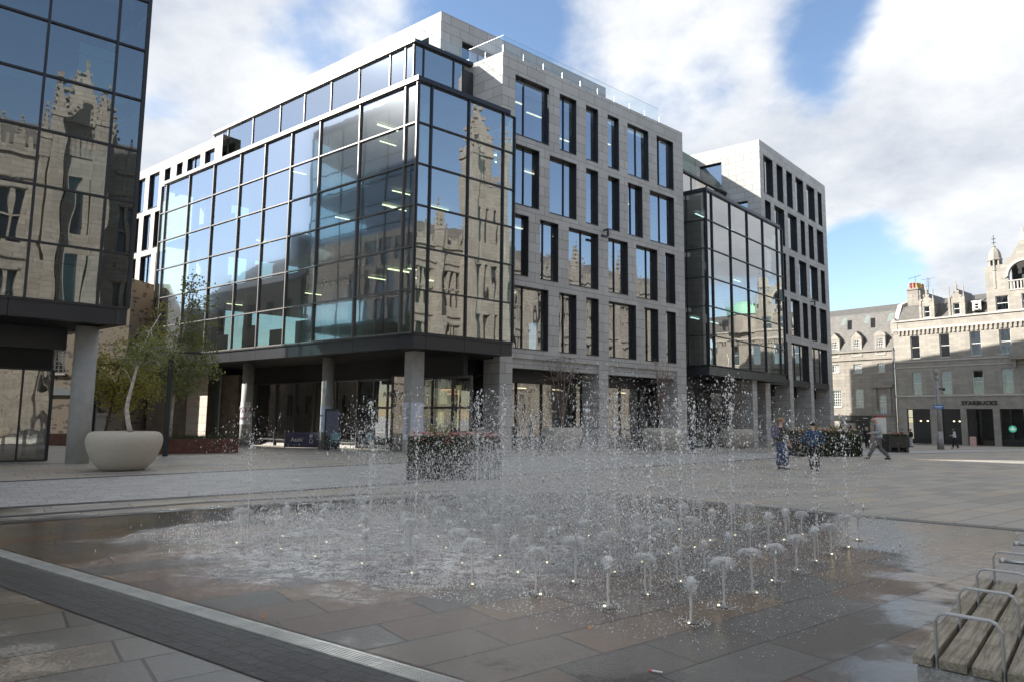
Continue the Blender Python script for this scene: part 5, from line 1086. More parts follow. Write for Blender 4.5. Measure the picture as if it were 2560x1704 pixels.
for i in range(nb):
    xa = x0g+i*bay; top = 19.5
    for zb, zt in ((1.5, 4.2), (6.2, 11.2), (13.2, 17.0)):
        for k in range(3): a = xa+1.0+k*.95; hs.append((a, a+.62, zb, zt))
    pin.box(xa-.45, xa+.45, -1.0, 0, 0, 12); pin.box(xa-.32, xa+.32, -.7, 0, 12, top); spire(pin, xa, -.35, top, 5.2 if i % 2 else 4.0, .42)
    pin.box(xa+.5, xa+bay-.5, -.25, .1, top, top+.5)
    for k in range(5): pin.box(xa+.75+k*.72, xa+1.1+k*.72, -.2, .05, top+.5, top+1.3)
    for k in (1, 2): spire(pin, xa+k*bay/3, -.1, top+.3, 2.4, .16)
    pin.box(xa+.4, xa+bay-.4, -.22, 0, 5.1, 5.4); pin.box(xa+.4, xa+bay-.4, -.22, 0, 12.1, 12.4); pin.box(xa+.4, xa+bay-.4, -.18, 0, 17.8, 18.1)
    for zb, zt in ((1.5, 4.2), (6.2, 11.2), (13.2, 17.0)): pin.box(xa+.9, xa+bay-.8, -.14, 0, zt+.05, zt+.22); pin.box(xa+.95, xa+3.6, -.03, .1, (zb+zt)/2-.06, (zb+zt)/2+.06)
wallm.wall(x0g, x0g+nb*bay, 0, 19.6, hs, .5)
build(wallm, 'wall', COLL, gc, FG); build(pin, 'buttress_and_pinnacles', COLL, gc, FG); build(MB().box(x0g, x0g+nb*bay, .48, .6, .5, 18.5), 'window_glass', GWIN, gc, FG)
build(MB().quad((x0g, .6, 19.5), (x0g+nb*bay, .6, 19.5), (x0g+nb*bay, 7, 24.0), (x0g, 7, 24.0)), 'roof', SLATE, gc, FG)
for xc, w, h, sh in ((-13.8, 2.6, 27.5, 12), (9.2, 1.5, 19.5, 8.0), (-36, 2.6, 27, 11), (32, 2.3, 26, 9)):
    m = MB(); hh = []
    for z in (3, 8.5, 14, 20.5):
        for k in (-1, 0, 1): hh.append((xc+k*1.2-.33, xc+k*1.2+.33, z, z+4.0))
    m.wall(xc-w, xc+w, 0, h, hh, .4, y=-2.2); m.quad((xc-w, .5, 0), (xc-w, -2.2, 0), (xc-w, -2.2, h), (xc-w, .5, h)); m.quad((xc+w, -2.2, 0), (xc+w, .5, 0), (xc+w, .5, h), (xc+w, -2.2, h))
    for s in (-1, 1): m.box(xc+s*w-.5, xc+s*w+.5, -2.7, -1.7, 0, h+.8); spire(m, xc+s*w, -2.2, h+.8, sh*.62, .48)
    for k in range(7): m.box(xc-w+.6+k*(2*w-1.2)/6-.18, xc-w+.6+k*(2*w-1.2)/6+.18, -2.3, -2.0, h, h+1.3)
    spire(m, xc, .6, h, sh, 1.5)
    t_ = build(m, 'tower', COLL, gc, FG); build(MB().box(xc-w+.2, xc+w-.2, -1.8, -1.7, 1, h-1), 'window_glass', GWIN, t_, FG)

# ---- plain block added out of frame at the left for shade and dark reflections
ax = thing('shade_block', 'plain unseen stone block added beyond the glass tower to cast shade', 'building', (-55, 52, -.4)); FX = frame((-50, 84, 0), Vector((0.02, -1, 0)))
hx = [(2+3*i, 3.4+3*i, 2+3.6*j, 4.2+3.6*j) for i in range(15) for j in range(3)]
FX = frame((-50, 36, 0), Vector((.02, 1, 0)))
build(MB().wall(0, 48, -1.5, 12.2, hx, .3), 'wall', OLD2, ax, FX); build(MB().box(0, 48, .29,   .35, 1, 11.5), 'window_glass', GWIN, ax, FX)
slab(ax, [(-50, 36), (-49, 84), (-64, 84), (-64, 36)], 12.0, 12.3, SLATE, 'roof'); build(MB().quad((-50, 36, -1), (-50, 36, 12.2), (-64, 36, 12.2), (-64, 36, -1)), 'side_wall', OLD2, ax)

hl = thing('old_stone_hall', 'dark old stone hall with a slate roof standing behind the glass tower', 'building', (-36, 40, -.2)); FH = frame(T0 + dA*23.6, dA)
hh2 = [(1.2+2.6*i, 2.2+2.6*i, z, z+2.0) for i in range(5) for z in (1.5, 5.5, 9.0)]
build(MB().wall(0, 14.2, -1, 12.6, hh2, .3, y=.0), 'wall', OLD2, hl, FH); build(MB().box(0, 14.2, .29, .4, 1, 11.8), 'window_glass', GWIN, hl, FH)
rfm = MB(); rfm.quad((0, -.2, 12.5), (14.2, -.2, 12.5), (14.2, 4.5, 16.2), (0, 4.5, 16.2)); rfm.quad((0, 4.5, 16.2), (14.2, 4.5, 16.2), (14.2, 9.2, 12.5), (0, 9.2, 12.5)); rfm.quad((14.2, 0, -1), (14.2, 9, -1), (14.2, 9, 12.5), (14.2, 0, 12.5)); rfm.add([(14.2, 0, 12.5), (14.2, 9, 12.5), (14.2, 4.5, 16.2)], [(0, 1, 2)]); rfm.box(6, 7.2, 3.6, 5.4, 14, 18)
build(rfm, 'roof', SLATE, hl, FH)
# ================================================================== people
def skin_mesh(V, Eg, Rd, sub=2, name='body'):
    me = bpy.data.meshes.new('sk'); me.from_pydata(V, Eg, []); o = bpy.data.objects.new('sk', me); col.objects.link(o)
    md = o.modifiers.new('s', 'SKIN'); md.branch_smoothing = .6
    sk = me.skin_vertices[0].data
    for i, r in enumerate(Rd): sk[i].radius = (r, r) if not isinstance(r, tuple) else r
    sk[0].use_root = True
    ss = o.modifiers.new('u', 'SUBSURF'); ss.levels = sub; ss.render_levels = sub
    dg = bpy.context.evaluated_depsgraph_get(); dg.update(); out = bpy.data.meshes.new_from_object(o.evaluated_get(dg))
    bpy.data.objects.remove(o); out.name = name
    out.polygons.foreach_set('use_smooth', [True]*len(out.polygons)); out.materials.clear(); return out
SKINM = pbsdf('skin', (.50, .30, .22), rough=.55)
HDK = pbsdf('eye_dark', (.02, .015, .012), rough=.3); LIPS = pbsdf('lips', (.30, .13, .11), rough=.5)
SHOE = pbsdf('black_shoe', (.02, .02, .02), rough=.4)
def clothm(name, c): return pbsdf(name, c, rough=.9, noise=.06, nscale=4, bump=.003, bscale=18)
def person(loc, az, label, h, legs, arms, cols, hairc=None, head_tilt=0., lean=.0, fem=0., hair_len=0., trouser_r=1.0, jacket_r=1.0, torso_turn=0, group=None):
    """legs: ((knee, ankle), (knee, ankle)) ; arms: ((elbow, wrist), ...) as (x, y, z); figure faces +Y, left is -x"""
    s = h/1.76
    F = Matrix.Translation(Vector(loc)) @ Matrix.Rotation(-R(az), 4, 'Z') @ Matrix.Scale(s, 4)
    hip, chest, neck = Vector((0, 0, .95)), Vector((0, lean*.7, 1.34)), Vector((0, lean, 1.47))
    hd = neck + Vector((0, .02+head_tilt*.04, .065)); hc = hd + Vector((0, .012+head_tilt*.035, .085)); ht = hc + Vector((0, 0, .07))
    V, Eg, Rd = [], [], []
    def av(p, r, par=None):
        V.append(tuple(p)); Rd.append(r); i = len(V)-1
        if par is not None: Eg.append((par, i))
        return i
    i0 = av(hip, (.145, .10)); i1 = av(hip.lerp(chest, .45), (.125, .09), i0); i2 = av(chest, (.155, .105), i1); i3 = av(neck, .050, i2); i4 = av(hd, (.058, .070), i3); i5 = av(hc, (.108, .128), i4); i6 = av(ht, (.085, .10), i5)
    n_ = av(hc + Vector((0, .125, -.02)), .016, i5)                      # nose
    for sd in (-1, 1): av(hc + Vector((sd*.10, 0, -.01)), .016, i5)      # ears
    for (kn, ankl), sd in zip(legs, (-1, 1)):
        a = av(Vector((sd*.09, 0, .88)), .085, i0); b = av(Vector(kn), .055, a); c = av(Vector(ankl), .038, b)
        d_ = Vector(ankl)-Vector(kn); toe = Vector(ankl) + Vector((0, .15, -.05 if d_.y > -.12 else -.07)); av(toe, .032, c)
    hands = []
    for (el, wr), sd in zip(arms, (-1, 1)):
        a = av(chest + Vector((sd*.17, 0, .06)), .05, i2); b = av(Vector(el), .038, a); c = av(Vector(wr), .026, b)
        d_ = (Vector(wr)-Vector(el)).normalized(); side = d_.cross(Vector((0, 0, 1))).normalized() if abs(d_.z) < .9 else Vector((0, 1, 0))
        pm = av(Vector(wr)+d_*.06, .030, c)
        for k in range(4):
            f1 = Vector(wr)+d_*(.125+.008*(k in (1, 2))) + side*(k-1.5)*.021; f2 = f1 + d_*.035 + Vector((0, .012, -.012)); q = av(f1, .009, pm); av(f2, .008, q)
        av(Vector(wr)+d_*.07 + Vector((0, .045, 0)), .011, pm)
    body = skin_mesh(V, Eg, Rd); o = link('person', body, SKINM, None, F); tag(o, label, 'person', group)
    # clothes follow the same bones
    jk, tr = cols['top'], cols['trousers']
    J = jacket_r
    V2 = [hip + Vector((0, 0, -.10)), hip.lerp(chest, .45), chest, chest.lerp(neck, .9), hip + Vector((0, 0, .04))]; E2_ = [(0, 4), (4, 1), (1, 2), (2, 3)]; R2 = [(.185*J, .14*J), (.165*J, .125*J), (.20*J, .14*J), .085, (.175*J, .135*J)]
    k = 5
    for (el, wr), sd in zip(arms, (-1, 1)):
        sh = chest + Vector((sd*.175, 0, .06)); wq = Vector(el).lerp(Vector(wr), cols.get('sleeve', .92))
        V2 += [sh, Vector(el), wq]; E2_ += [(2, k), (k, k+1), (k+1, k+2)]; R2 += [.078*J, .062*J, .054*J]; k += 3
    link('jacket', skin_mesh([tuple(v) for v in V2], E2_, R2, name='jacket'), jk, o, F)
    V3 = [hip + Vector((0, 0, .10)), hip]; E3 = [(0, 1)]; R3 = [(.17, .13), (.18, .14)]; k = 2
    for (kn, ankl), sd in zip(legs, (-1, 1)):
        V3 += [Vector((sd*.095, 0, .86)), Vector(kn), Vector(kn).lerp(Vector(ankl), 1.0)]; E3 += [(1, k), (k, k+1), (k+1, k+2)]; R3 += [.115, .09*trouser_r, .078*trouser_r]; k += 3
    link('trousers', skin_mesh([tuple(v) for v in V3], E3, R3, name='trousers'), tr, o, F)
    for (kn, ankl), sd in zip(legs, (-1, 1)):
        a = Vector(ankl); d_ = a-Vector(kn); up = d_.y > .2
        hl = a + Vector((0, -.05, -.045)); to = a + Vector((0, .19, .05 if up else -.055)); 
        link('shoe', skin_mesh([tuple(hl), tuple(a + Vector((0, .05, -.04))), tuple(to)], [(0, 1), (1, 2)], [.042, .048, (.045, .032)], name='shoe'), cols.get('shoes', SHOE), o, F)
    ey = MB()
    for sd in (-1, 1): q = hc + Vector((sd*.034, .088, .012)); ey.lathe(q.x, q.y, [(.001, q.z-.010), (.011, q.z-.004), (.011, q.z+.004), (.001, q.z+.010)], 8, False)
    build(ey, 'eyes', HDK, o, F); q = hc + Vector((0, .088, -.055)); build(MB().box(-.022, .022, q.y, q.y+.012, q.z-.004, q.z+.004), 'mouth', LIPS, o, F)
    if hairc:
        hv = [tuple(hc + Vector((0, -.02, -.05))), tuple(hc + Vector((0, -.02, .03))), tuple(hc + Vector((0, -.005, .095)))]; he = [(0, 1), (1, 2)]; hr = [(.095, .10), (.118, .125), (.085, .10)]
        if hair_len: hv.append(tuple(hc + Vector((0, -.05, -.05-hair_len)))); he.append((0, 3)); hr.append((.10, .07))
        link('hair', skin_mesh(hv, he, hr, name='hair'), hairc, o, F)
    else:  # trimmed beard
        link('beard', skin_mesh([tuple(hc + Vector((-.05, .03, -.06))), tuple(hc + Vector((0, .07, -.08))), tuple(hc + Vector((.05, .03, -.06)))], [(0, 1), (1, 2)], [.03, .035, .03], name='beard'), pbsdf('grey_beard', (.25, .2, .17), rough=.9), o, F)
    return o, F
HB = pbsdf('ginger_hair', (.30, .165, .08), rough=.7, noise=.2, nscale=30); HD = pbsdf('black_hair', (.02, .017, .015), rough=.5); HL = pbsdf('pale_hair', (.45, .38, .26), rough=.7)
JEAN = clothm('blue_jeans', (.035, .06, .13)); JEANL = clothm('pale_jeans', (.38, .42, .48)); KHAKI = clothm('olive_jacket', (.045, .042, .032)); NAVY = clothm('navy_jacket', (.02, .05, .11)); GREYJ = clothm('light_grey_jacket', (.34, .36, .37)); GREYT = clothm('grey_trousers', (.12, .125, .12)); BLK = clothm('black_cloth', (.018, .018, .02)); WHT = clothm('white_blouse', (.55, .58, .62)); PINK = clothm('pink_cloth', (.4, .22, .25))
o, F = person((8.93, 22.79, 0), 75, 'person with ginger hair, olive hooded jacket and loose blue jeans, back to the camera', 1.74,
    (((-.1, .03, .49), (-.11, -.03, .09)), ((.1, .07, .49), (.11, .05, .09))), (((-.27, -.03, 1.12), (-.28, .05, .88)), ((.27, .02, 1.12), (.30, .10, .88))), dict(top=KHAKI, trousers=JEAN, sleeve=.55), HB, trouser_r=1.35, jacket_r=1.08)
m = MB(); m.box(-.15, .15, -.30, -.14, 1.02, 1.42); bk = build(m, 'backpack', pbsdf('patterned_backpack', (.12, .11, .17), rough=.7, noise=.8, nscale=22), None, F, bevel=.05); tag(bk, 'patterned purple and black backpack worn by the ginger-haired person', 'backpack')
o, F = person((9.62, 21.9, 0), 15, 'person in a navy jacket and black trousers walking away, one leg raised behind', 1.60,
    (((-.10, .10, .50), (-.1, -.10, .16)), ((.09, .0, .49), (.09, -.02, .09))), (((-.30, -.08, 1.14), (-.40, .03, .93)), ((.30, -.03, 1.14), (.33, .10, .92))), dict(top=NAVY, trousers=BLK), HD, jacket_r=1.25, head_tilt=.3, lean=.04)
o, F = person((15.22, 28.49, 0), -72, 'bald person in light grey jacket walking left while looking at a phone', 1.82,
    (((-.09, .24, .52), (-.09, .42, .13)), ((.09, -.02, .50), (.09, -.36, .13))), (((-.25, -.02, 1.12), (-.09, .25, 1.08)), ((.25, -.02, 1.12), (.09, .27, 1.09))), dict(top=GREYJ, trousers=GREYT), None, head_tilt=1.1, lean=.03, jacket_r=1.12)
m = MB(); m.box(-.04, .04, .40, .412, 1.06, 1.20); ph_ = build(m, 'phone', SHOE, None, F @ Matrix.Translation((0, 0, -.02))); tag(ph_, 'black phone held by the bald walking person', 'phone')
o2 = build(MB().box(-.075, .075, .125, .135, 1.0, 1.40), 'shirt_front', pbsdf('dark_shirt', (.03, .025, .03), rough=.8), o, F)
build(MB().box(-.05, .05, .137, .140, 1.24, 1.36), 'shirt_print', pbsdf('red_print', (.5, .10, .06), rough=.8), o, F)
person((36.2, 56.2, -.525), -60, 'person in a white top and black trousers walking beside the camera post', 1.68, (((-.09, .12, .50), (-.09, .14, .1)), ((.09, .02, .50), (.09, -.26, .12))), (((-.24, .0, 1.13), (-.15, .22, 1.1)), ((.24, .0, 1.13), (.16, .22, 1.1))), dict(top=WHT, trousers=BLK), HD, hair_len=.1)
walk = (((-.09, .08, .50), (-.09, .1, .09)), ((.09, -.02, .50), (.09, -.2, .1))); stand = (((-.1, .02, .49), (-.1, 0, .09)), ((.1, .02, .49), (.1, 0, .09)))
adn = (((-.25, -.02, 1.12), (-.26, .06, .9)), ((.25, -.02, 1.12), (.26, .06, .9)))
person((20.6, 41.8, -.236), 10, 'person in dark clothes and sunglasses standing behind the peach flower box', 1.66, stand, (((-.25, .05, 1.15), (-.1, .2, 1.35)), ((.25, -.02, 1.12), (.26, .06, .9))), dict(top=BLK, trousers=BLK), HD, hair_len=.15)
person((27.6, 53.4, -.468), 60, 'pale-haired person in black with a grey bag beside the dark shop front', 1.66, stand, adn, dict(top=BLK, trousers=BLK), HL, hair_len=.12)
person((28.5, 53.9, -.478), 100, 'small child in pale pink standing near the dark shop front', 1.12, stand, adn, dict(top=PINK, trousers=BLK), HD)
person((29.25, 54.6, -.49), -80, 'person in long black coat partly behind the bald walking person', 1.70, walk, adn, dict(top=BLK, trousers=BLK), HD, jacket_r=1.2)
person((35.2, 60.6, -.61), -90, 'person in pale wide trousers and dark top walking in front of the coffee shop window', 1.64, walk, adn, dict(top=BLK, trousers=JEANL), HD, trouser_r=1.5)
person((34.55, 60.9, -.618), -90, 'person with pale jeans and white sleeves in front of the leftmost coffee shop window', 1.6, walk, adn, dict(top=BLK, trousers=WHT), HD, trouser_r=1.3)
person((9.9, 37.6, -.152), -40, 'fair-haired person in dark clothes by the right end of the large block', 1.62, stand, adn, dict(top=BLK, trousers=JEAN), HB)
# statue on a plinth
st_ = thing('statue', 'dark bronze figure on a grey inscribed plinth behind the concrete column', 'statue', (-22.6, 36.7, -.13))
build(MB().box(-.55, .55, -.5, .5, 0, 1.62).box(-.62, .62, -.56, .56, 1.62, 1.72), 'plinth', CONC, st_, frame((-22.6, 36.9, -.13), AZ(95)))
BRZ = pbsdf('bronze', (.03, .032, .03), rough=.45, metal=.6)
V = [(0, 0, .95), (0, 0, 1.35), (0, 0, 1.5), (0, .02, 1.6), (0, .02, 1.72), (-.1, .05, .5), (-.12, .0, .05), (.12, -.08, .5), (.16, -.2, .05), (-.3, .05, 1.15), (-.2, .25, 1.2), (.3, 0, 1.15), (.35, .1, .9)]
sm = skin_mesh(V, [(0, 1), (1, 2), (2, 3), (3, 4), (0, 5), (5, 6), (0, 7), (7, 8), (1, 9), (9, 10), (1, 11), (11, 12)], [(.2, .15), (.2, .15), .07, .09, .08, .1, .06, .1, .06, .06, .04, .06, .04]); link('figure', sm, BRZ, st_, Matrix.Translation((-22.45, 36.9, 1.58)) @ Matrix.Rotation(R(60), 4, 'Z') @ Matrix.Scale(1.25, 4))
me = text_mesh('ROBERT\nTHE BRUCE'[:0] + 'IN MEMORY\n1914', .16, .004); me.name = 'x'
bpy.data.meshes.remove(me)

# ================================================================== street furniture
def totem(org, X, label):
    t = thing('information_sign', label, 'sign', org); F = frame(org, X)
    build(MB().box(0, 1.15, 0, .16, 0, .9), 'base_panel', pbsdf('sign_dark', (.05, .05, .055), rough=.4), t, F)
    build(MB().box(.0, 1.15, .0, .16, .9, 2.45), 'map_panel', pbsdf('sign_white', (.60, .61, .62), rough=.4, noise=.25, nscale=9), t, F, bevel=.01)
    build(MB().box(-.0, 1.15, -.005, .165, 2.45, 2.62), 'red_header', pbsdf('sign_red', (.30, .04, .04), rough=.4), t, F)
totem((29.75, 56.0, -.52), AZ(68), 'white map sign with a red header, half hidden by the bald walking person')
cpz = -.44; t = thing('camera_post', 'tall grey street camera post with blue signs in front of the coffee shop', 'post', (32.46, 52.09, cpz), group=None)
GP = pbsdf('galvanised_post', (.30, .30, .30), rough=.6, metal=.3, noise=.2, nscale=6)
build(MB().cyl(32.46, 52.09, cpz, cpz+1.35, .24, .2, n=16), 'pole_base', GP, t, smooth=True); build(MB().cyl(32.46, 52.09, cpz+1.35, cpz+5.2, .13, .10, n=12), 'pole', GP, t, smooth=True)
Fp = frame((32.46, 52.09, cpz), AZ(120))
build(MB().box(-.35, .35, -.16, -.13, 3.05, 3.35), 'blue_sign', pbsdf('sign_blue', (.04, .14, .40), rough=.4), t, Fp); build(MB().box(-.26, .26, -.165, -.161, 3.20, 3.26).box(-.2, .2, -.165, -.161, 3.11, 3.15), 'sign_lettering', SASH, t, Fp)
mb = MB().lathe(32.46, 52.09, [(.07, cpz+5.2), (.17, cpz+5.3), (.17, cpz+5.5), (.1, cpz+5.6)], 12, False); mb.lathe(32.46, 52.09, [(.06, cpz+5.6), (.2, cpz+5.75), (.2, cpz+5.95), (.04, cpz+6.05)], 12, False); build(mb, 'camera_dome', GP, t)
build(MB().box(.05, .4, -.06, .06, 4.5, 4.6).box(.3, .5, -.1, .1, 4.4, 4.62), 'bracket', DARK, t, Fp)
CHB = pbsdf('pale_blue_steel', (.16, .30, .36), rough=.4, metal=.2); CHC = pbsdf('chrome_tube', (.5, .52, .54), rough=.2, metal=.9)
def chair(org, az, m, lab, solid=True):
    t = thing('cafe_chair', lab, 'chair', org, group='metal cafe chairs outside the bar'); F = frame(org, AZ(az)); 
    for x in (-.2, .2):
        mb = MB().tube([(x, 0, 0), (x, .02, .45), (x, .05, .80)], .013, 5); mb.tube([(x, .4, 0), (x, .40, .44)], .013, 5); mb.tube([(x, .03, .62), (x, .40, .62), (x, .40, .44)], .012, 5); build(mb, 'leg', m, t, F)
    mb = MB().tube([(-.2, .05, .78), (-.17, .05, .84), (0, .05, .86), (.17, .05, .84), (.2, .05, .78)], .013, 5)
    if solid: mb.box(-.17, .17, .04, .055, .52, .83)
    build(mb, 'backrest', m, t, F); build(MB().box(-.21, .21, .02, .43, .44, .455), 'seat', m, t, F)
chair((-8.25, 32.4, -.05), 75, CHB, 'pale blue metal cafe chair in front of the dark bar entrance')
chair((-7.3, 32.2, -.05), 100, CHC, 'silver tubular cafe chair right of the pale blue one', False); chair((-6.75, 32.9, -.06), 60, CHB, 'pale blue cafe chair nearly hidden behind the silver one')
t = thing('windbreak', 'purple cafe windbreak banner between two posts in front of the shop window', 'banner', (-10.7, 34.9, -.1)); Fw_ = frame((-11.45, 35.0, -.1), (Vector((-9.62, 34.55, 0))-Vector((-11.45, 35.0, 0))))
build(MB().box(0, 1.85, -.01, .01, .10, .86), 'fabric', pbsdf('purple_fabric', (.05, .045, .085), rough=.8, noise=.2, nscale=3), t, Fw_)
for x in (-.03, 1.88): build(MB().box(x-.025, x+.025, -.025, .025, 0, .95), 'post', ALUL, t, Fw_)
me = text_mesh('Asahi', .3, .004); link('lettering', me, SASH, t, Fw_ @ Matrix.Translation((.65, -.02, .48)) @ UP)
me = text_mesh('\u8f9b\n\u53e3', .24, .004); link('lettering', me, SASH, t, Fw_ @ Matrix.Translation((1.45, -.02, .52)) @ UP)
t = thing('menu_board', 'dark framed menu board beside the column wrapped in pale blue', 'sign', (-8.9, 33.6, -.07)); Fm = frame((-9.15, 33.75, -.07), AZ(80))
build(MB().box(0, .75, 0, .06, .0, 2.0), 'frame', DARK, t, Fm); build(MB().box(.07, .68, -.01, 0, .7, 1.9), 'panel', pbsdf('menu_panel', (.10, .11, .17), rough=.4), t, Fm)
SBP = FO @ Vector((5.5*KS, -.9, gz(75))); t = thing('sandwich_board', 'small pink and white pavement board in the coffee shop doorway', 'sign', SBP); build(MB().box(-.3, .3, -.05, .05, 0, 1.0), 'panel', pbsdf('board_pink', (.5, .32, .28), rough=.6, noise=.3, nscale=6), t, frame(SBP, -dS), bevel=.01); build(MB().box(-.34, .34, -.02, .02, 0, .12), 'leg', SHOE, t, frame(SBP, -dS))
TBP = FO @ Vector((8.0*KS, -1.2, 0)); t = thing('cafe_table', 'round dark cafe table outside the rightmost coffee shop window', 'table', (TBP.x, TBP.y, gz(TBP.y)))
mb = MB().lathe(TBP.x, TBP.y, [(.35, gz(TBP.y)+.72), (.35, gz(TBP.y)+.75)], 16); build(mb, 'table_top', SHOE, t); build(MB().cyl(TBP.x, TBP.y, gz(TBP.y), gz(TBP.y)+.72, .03, n=8), 'leg', SHOE, t)
# dropped things on the ground
def leaf_litter(x, y, rz, label, m):
    mb = MB(); c, s = math.cos(rz), math.sin(rz)
    P = [(-.035, 0, .012), (-.012, -.018, .018), (.02, -.014, .026), (.036, 0, .014), (.018, .016, .024), (-.014, .018, .020)]
    mb.add([(x+a*c-b*s, y+a*s+b*c, z) for a, b, z in P], [(0, 1, 2, 3), (0, 3, 4, 5)]); tag(build(mb, 'fallen_leaf', m), label, 'leaf')
LB = pbsdf('brown_leaf', (.30, .14, .05), rough=.7)
leaf_litter(2.05, 4.35, .4, 'brown fallen leaf on the damp stone just left of the wooden bench', LB); leaf_litter(.62, 5.42, 1.2, 'orange fallen leaf lying by the nearest small jet', LB); leaf_litter(-1.95, 5.62, 2.0, 'dark fallen leaf lying on the edge of the metal drain', LB)
mb = MB().box(-.045, .045, -.007, .007, .012, .017); wr = build(mb, 'wrapper', pbsdf('wrapper_white', (.6, .6, .62), rough=.4), None, Matrix.Translation((.93, 4.53, 0)) @ Matrix.Rotation(R(-25), 4, 'Z')); tag(wr, 'crumpled white and red wrapper lying on the wet floor in front of the jets', 'wrapper')
build(MB().box(-.045, -.02, -.0075, .0075, .0125, .0175), 'red_end', pbsdf('wrapper_red', (.45, .03, .03), rough=.4), wr, MW[wr.name])

# ================================================================== water
def watermat(name, c=.82, tr=.35, rough=.12, thick=.5):
    m, t, out = mat(name); d = N(t, 'ShaderNodeBsdfPrincipled', i_Roughness=rough); d.inputs['Base Color'].default_value = (c, c, c*1.01, 1); d.inputs['Specular IOR Level'].default_value = .9
    tl = N(t, 'ShaderNodeBsdfTranslucent'); tl.inputs[0].default_value = (c, c, c, 1); t1 = N(t, 'ShaderNodeMixShader', i_0=.5) if False else N(t, 'ShaderNodeMixShader'); t1.inputs[0].default_value = .45
    L_(t, d.outputs[0], t1.inputs[1]); L_(t, tl.outputs[0], t1.inputs[2]); tp_ = N(t, 'ShaderNodeBsdfTransparent'); mx = N(t, 'ShaderNodeMixShader'); mx.inputs[0].default_value = tr; L_(t, t1.outputs[0], mx.inputs[1]); L_(t, tp_.outputs[0], mx.inputs[2]); L_(t, mx.outputs[0], out.inputs[0]); return m
def dropmat(name, c, fd, tr, rough):
    m, t, out = mat(name); df = N(t, 'ShaderNodeBsdfDiffuse'); df.inputs[0].default_value = (c, c, c, 1); tl = N(t, 'ShaderNodeBsdfTranslucent'); tl.inputs[0].default_value = (c, c, c, 1)
    gl = N(t, 'ShaderNodeBsdfGlossy', i_Roughness=rough); tp_ = N(t, 'ShaderNodeBsdfTransparent')
    a_ = N(t, 'ShaderNodeMixShader'); a_.inputs[0].default_value = .4; L_(t, df.outputs[0], a_.inputs[1]); L_(t, tl.outputs[0], a_.inputs[2])
    b_ = N(t, 'ShaderNodeMixShader'); b_.inputs[0].default_value = fd; L_(t, gl.outputs[0], b_.inputs[1]); L_(t, a_.outputs[0], b_.inputs[2])
    c_ = N(t, 'ShaderNodeMixShader'); c_.inputs[0].default_value = tr; L_(t, b_.outputs[0], c_.inputs[1]); L_(t, tp_.outputs[0], c_.inputs[2]); L_(t, c_.outputs[0], out.inputs[0]); return m
WAT = dropmat('white_water', .98, .72, .04, .15); WATS = dropmat('clear_jet_water', .95, .55, .25, .08); DROP = dropmat('spray_drop', .98, .45, .05, .12)
OCT = np.array([(1, 0, 0), (-1, 0, 0), (0, 1, 0), (0, -1, 0), (0, 0, 1), (0, 0, -1)], float); OF = np.array([(0, 2, 4), (2, 1, 4), (1, 3, 4), (3, 0, 4), (2, 0, 5), (1, 2, 5), (3, 1, 5), (0, 3, 5)])
def drops(name, P, S, m, stretch=None, parent=None):
    n = len(P); sc = np.ones((n, 3))
    if stretch is not None: sc[:, 2] = stretch
    V = (P[:, None, :] + OCT[None]*S[:, None, None]*sc[:, None, :]).reshape(-1, 3); Fc = (OF[None] + (np.arange(n)*6)[:, None, None]).reshape(-1, 3)
    me = bpy.data.meshes.new(name); me.vertices.add(len(V)); me.vertices.foreach_set('co', V.ravel()); me.loops.add(len(Fc)*3); me.loops.foreach_set('vertex_index', Fc.ravel()); me.polygons.add(len(Fc)); me.polygons.foreach_set('loop_start', np.arange(0, len(Fc)*3, 3)); me.polygons.foreach_set('loop_total', np.full(len(Fc), 3)); me.polygons.foreach_set('use_smooth', [True]*len(Fc)); me.update()
    o = link(name, me, m, parent); o['kind'] = 'stuff'
    return o
GLOWJ = pbsdf('nozzle_lamp', (1, .9, .6), rough=.4, emis=((1, .85, .5), 1.2)); NOZ = pbsdf('nozzle_steel', (.12, .12, .12), rough=.3, metal=.8)
J0 = Vector((1.44, 5.60)); Jp = Vector((-.601, .395)); Jq = Vector((.407, .478))
def jpos(i, j): v = J0 + Jp*i + Jq*j; return Vector((v.x, v.y, 0))
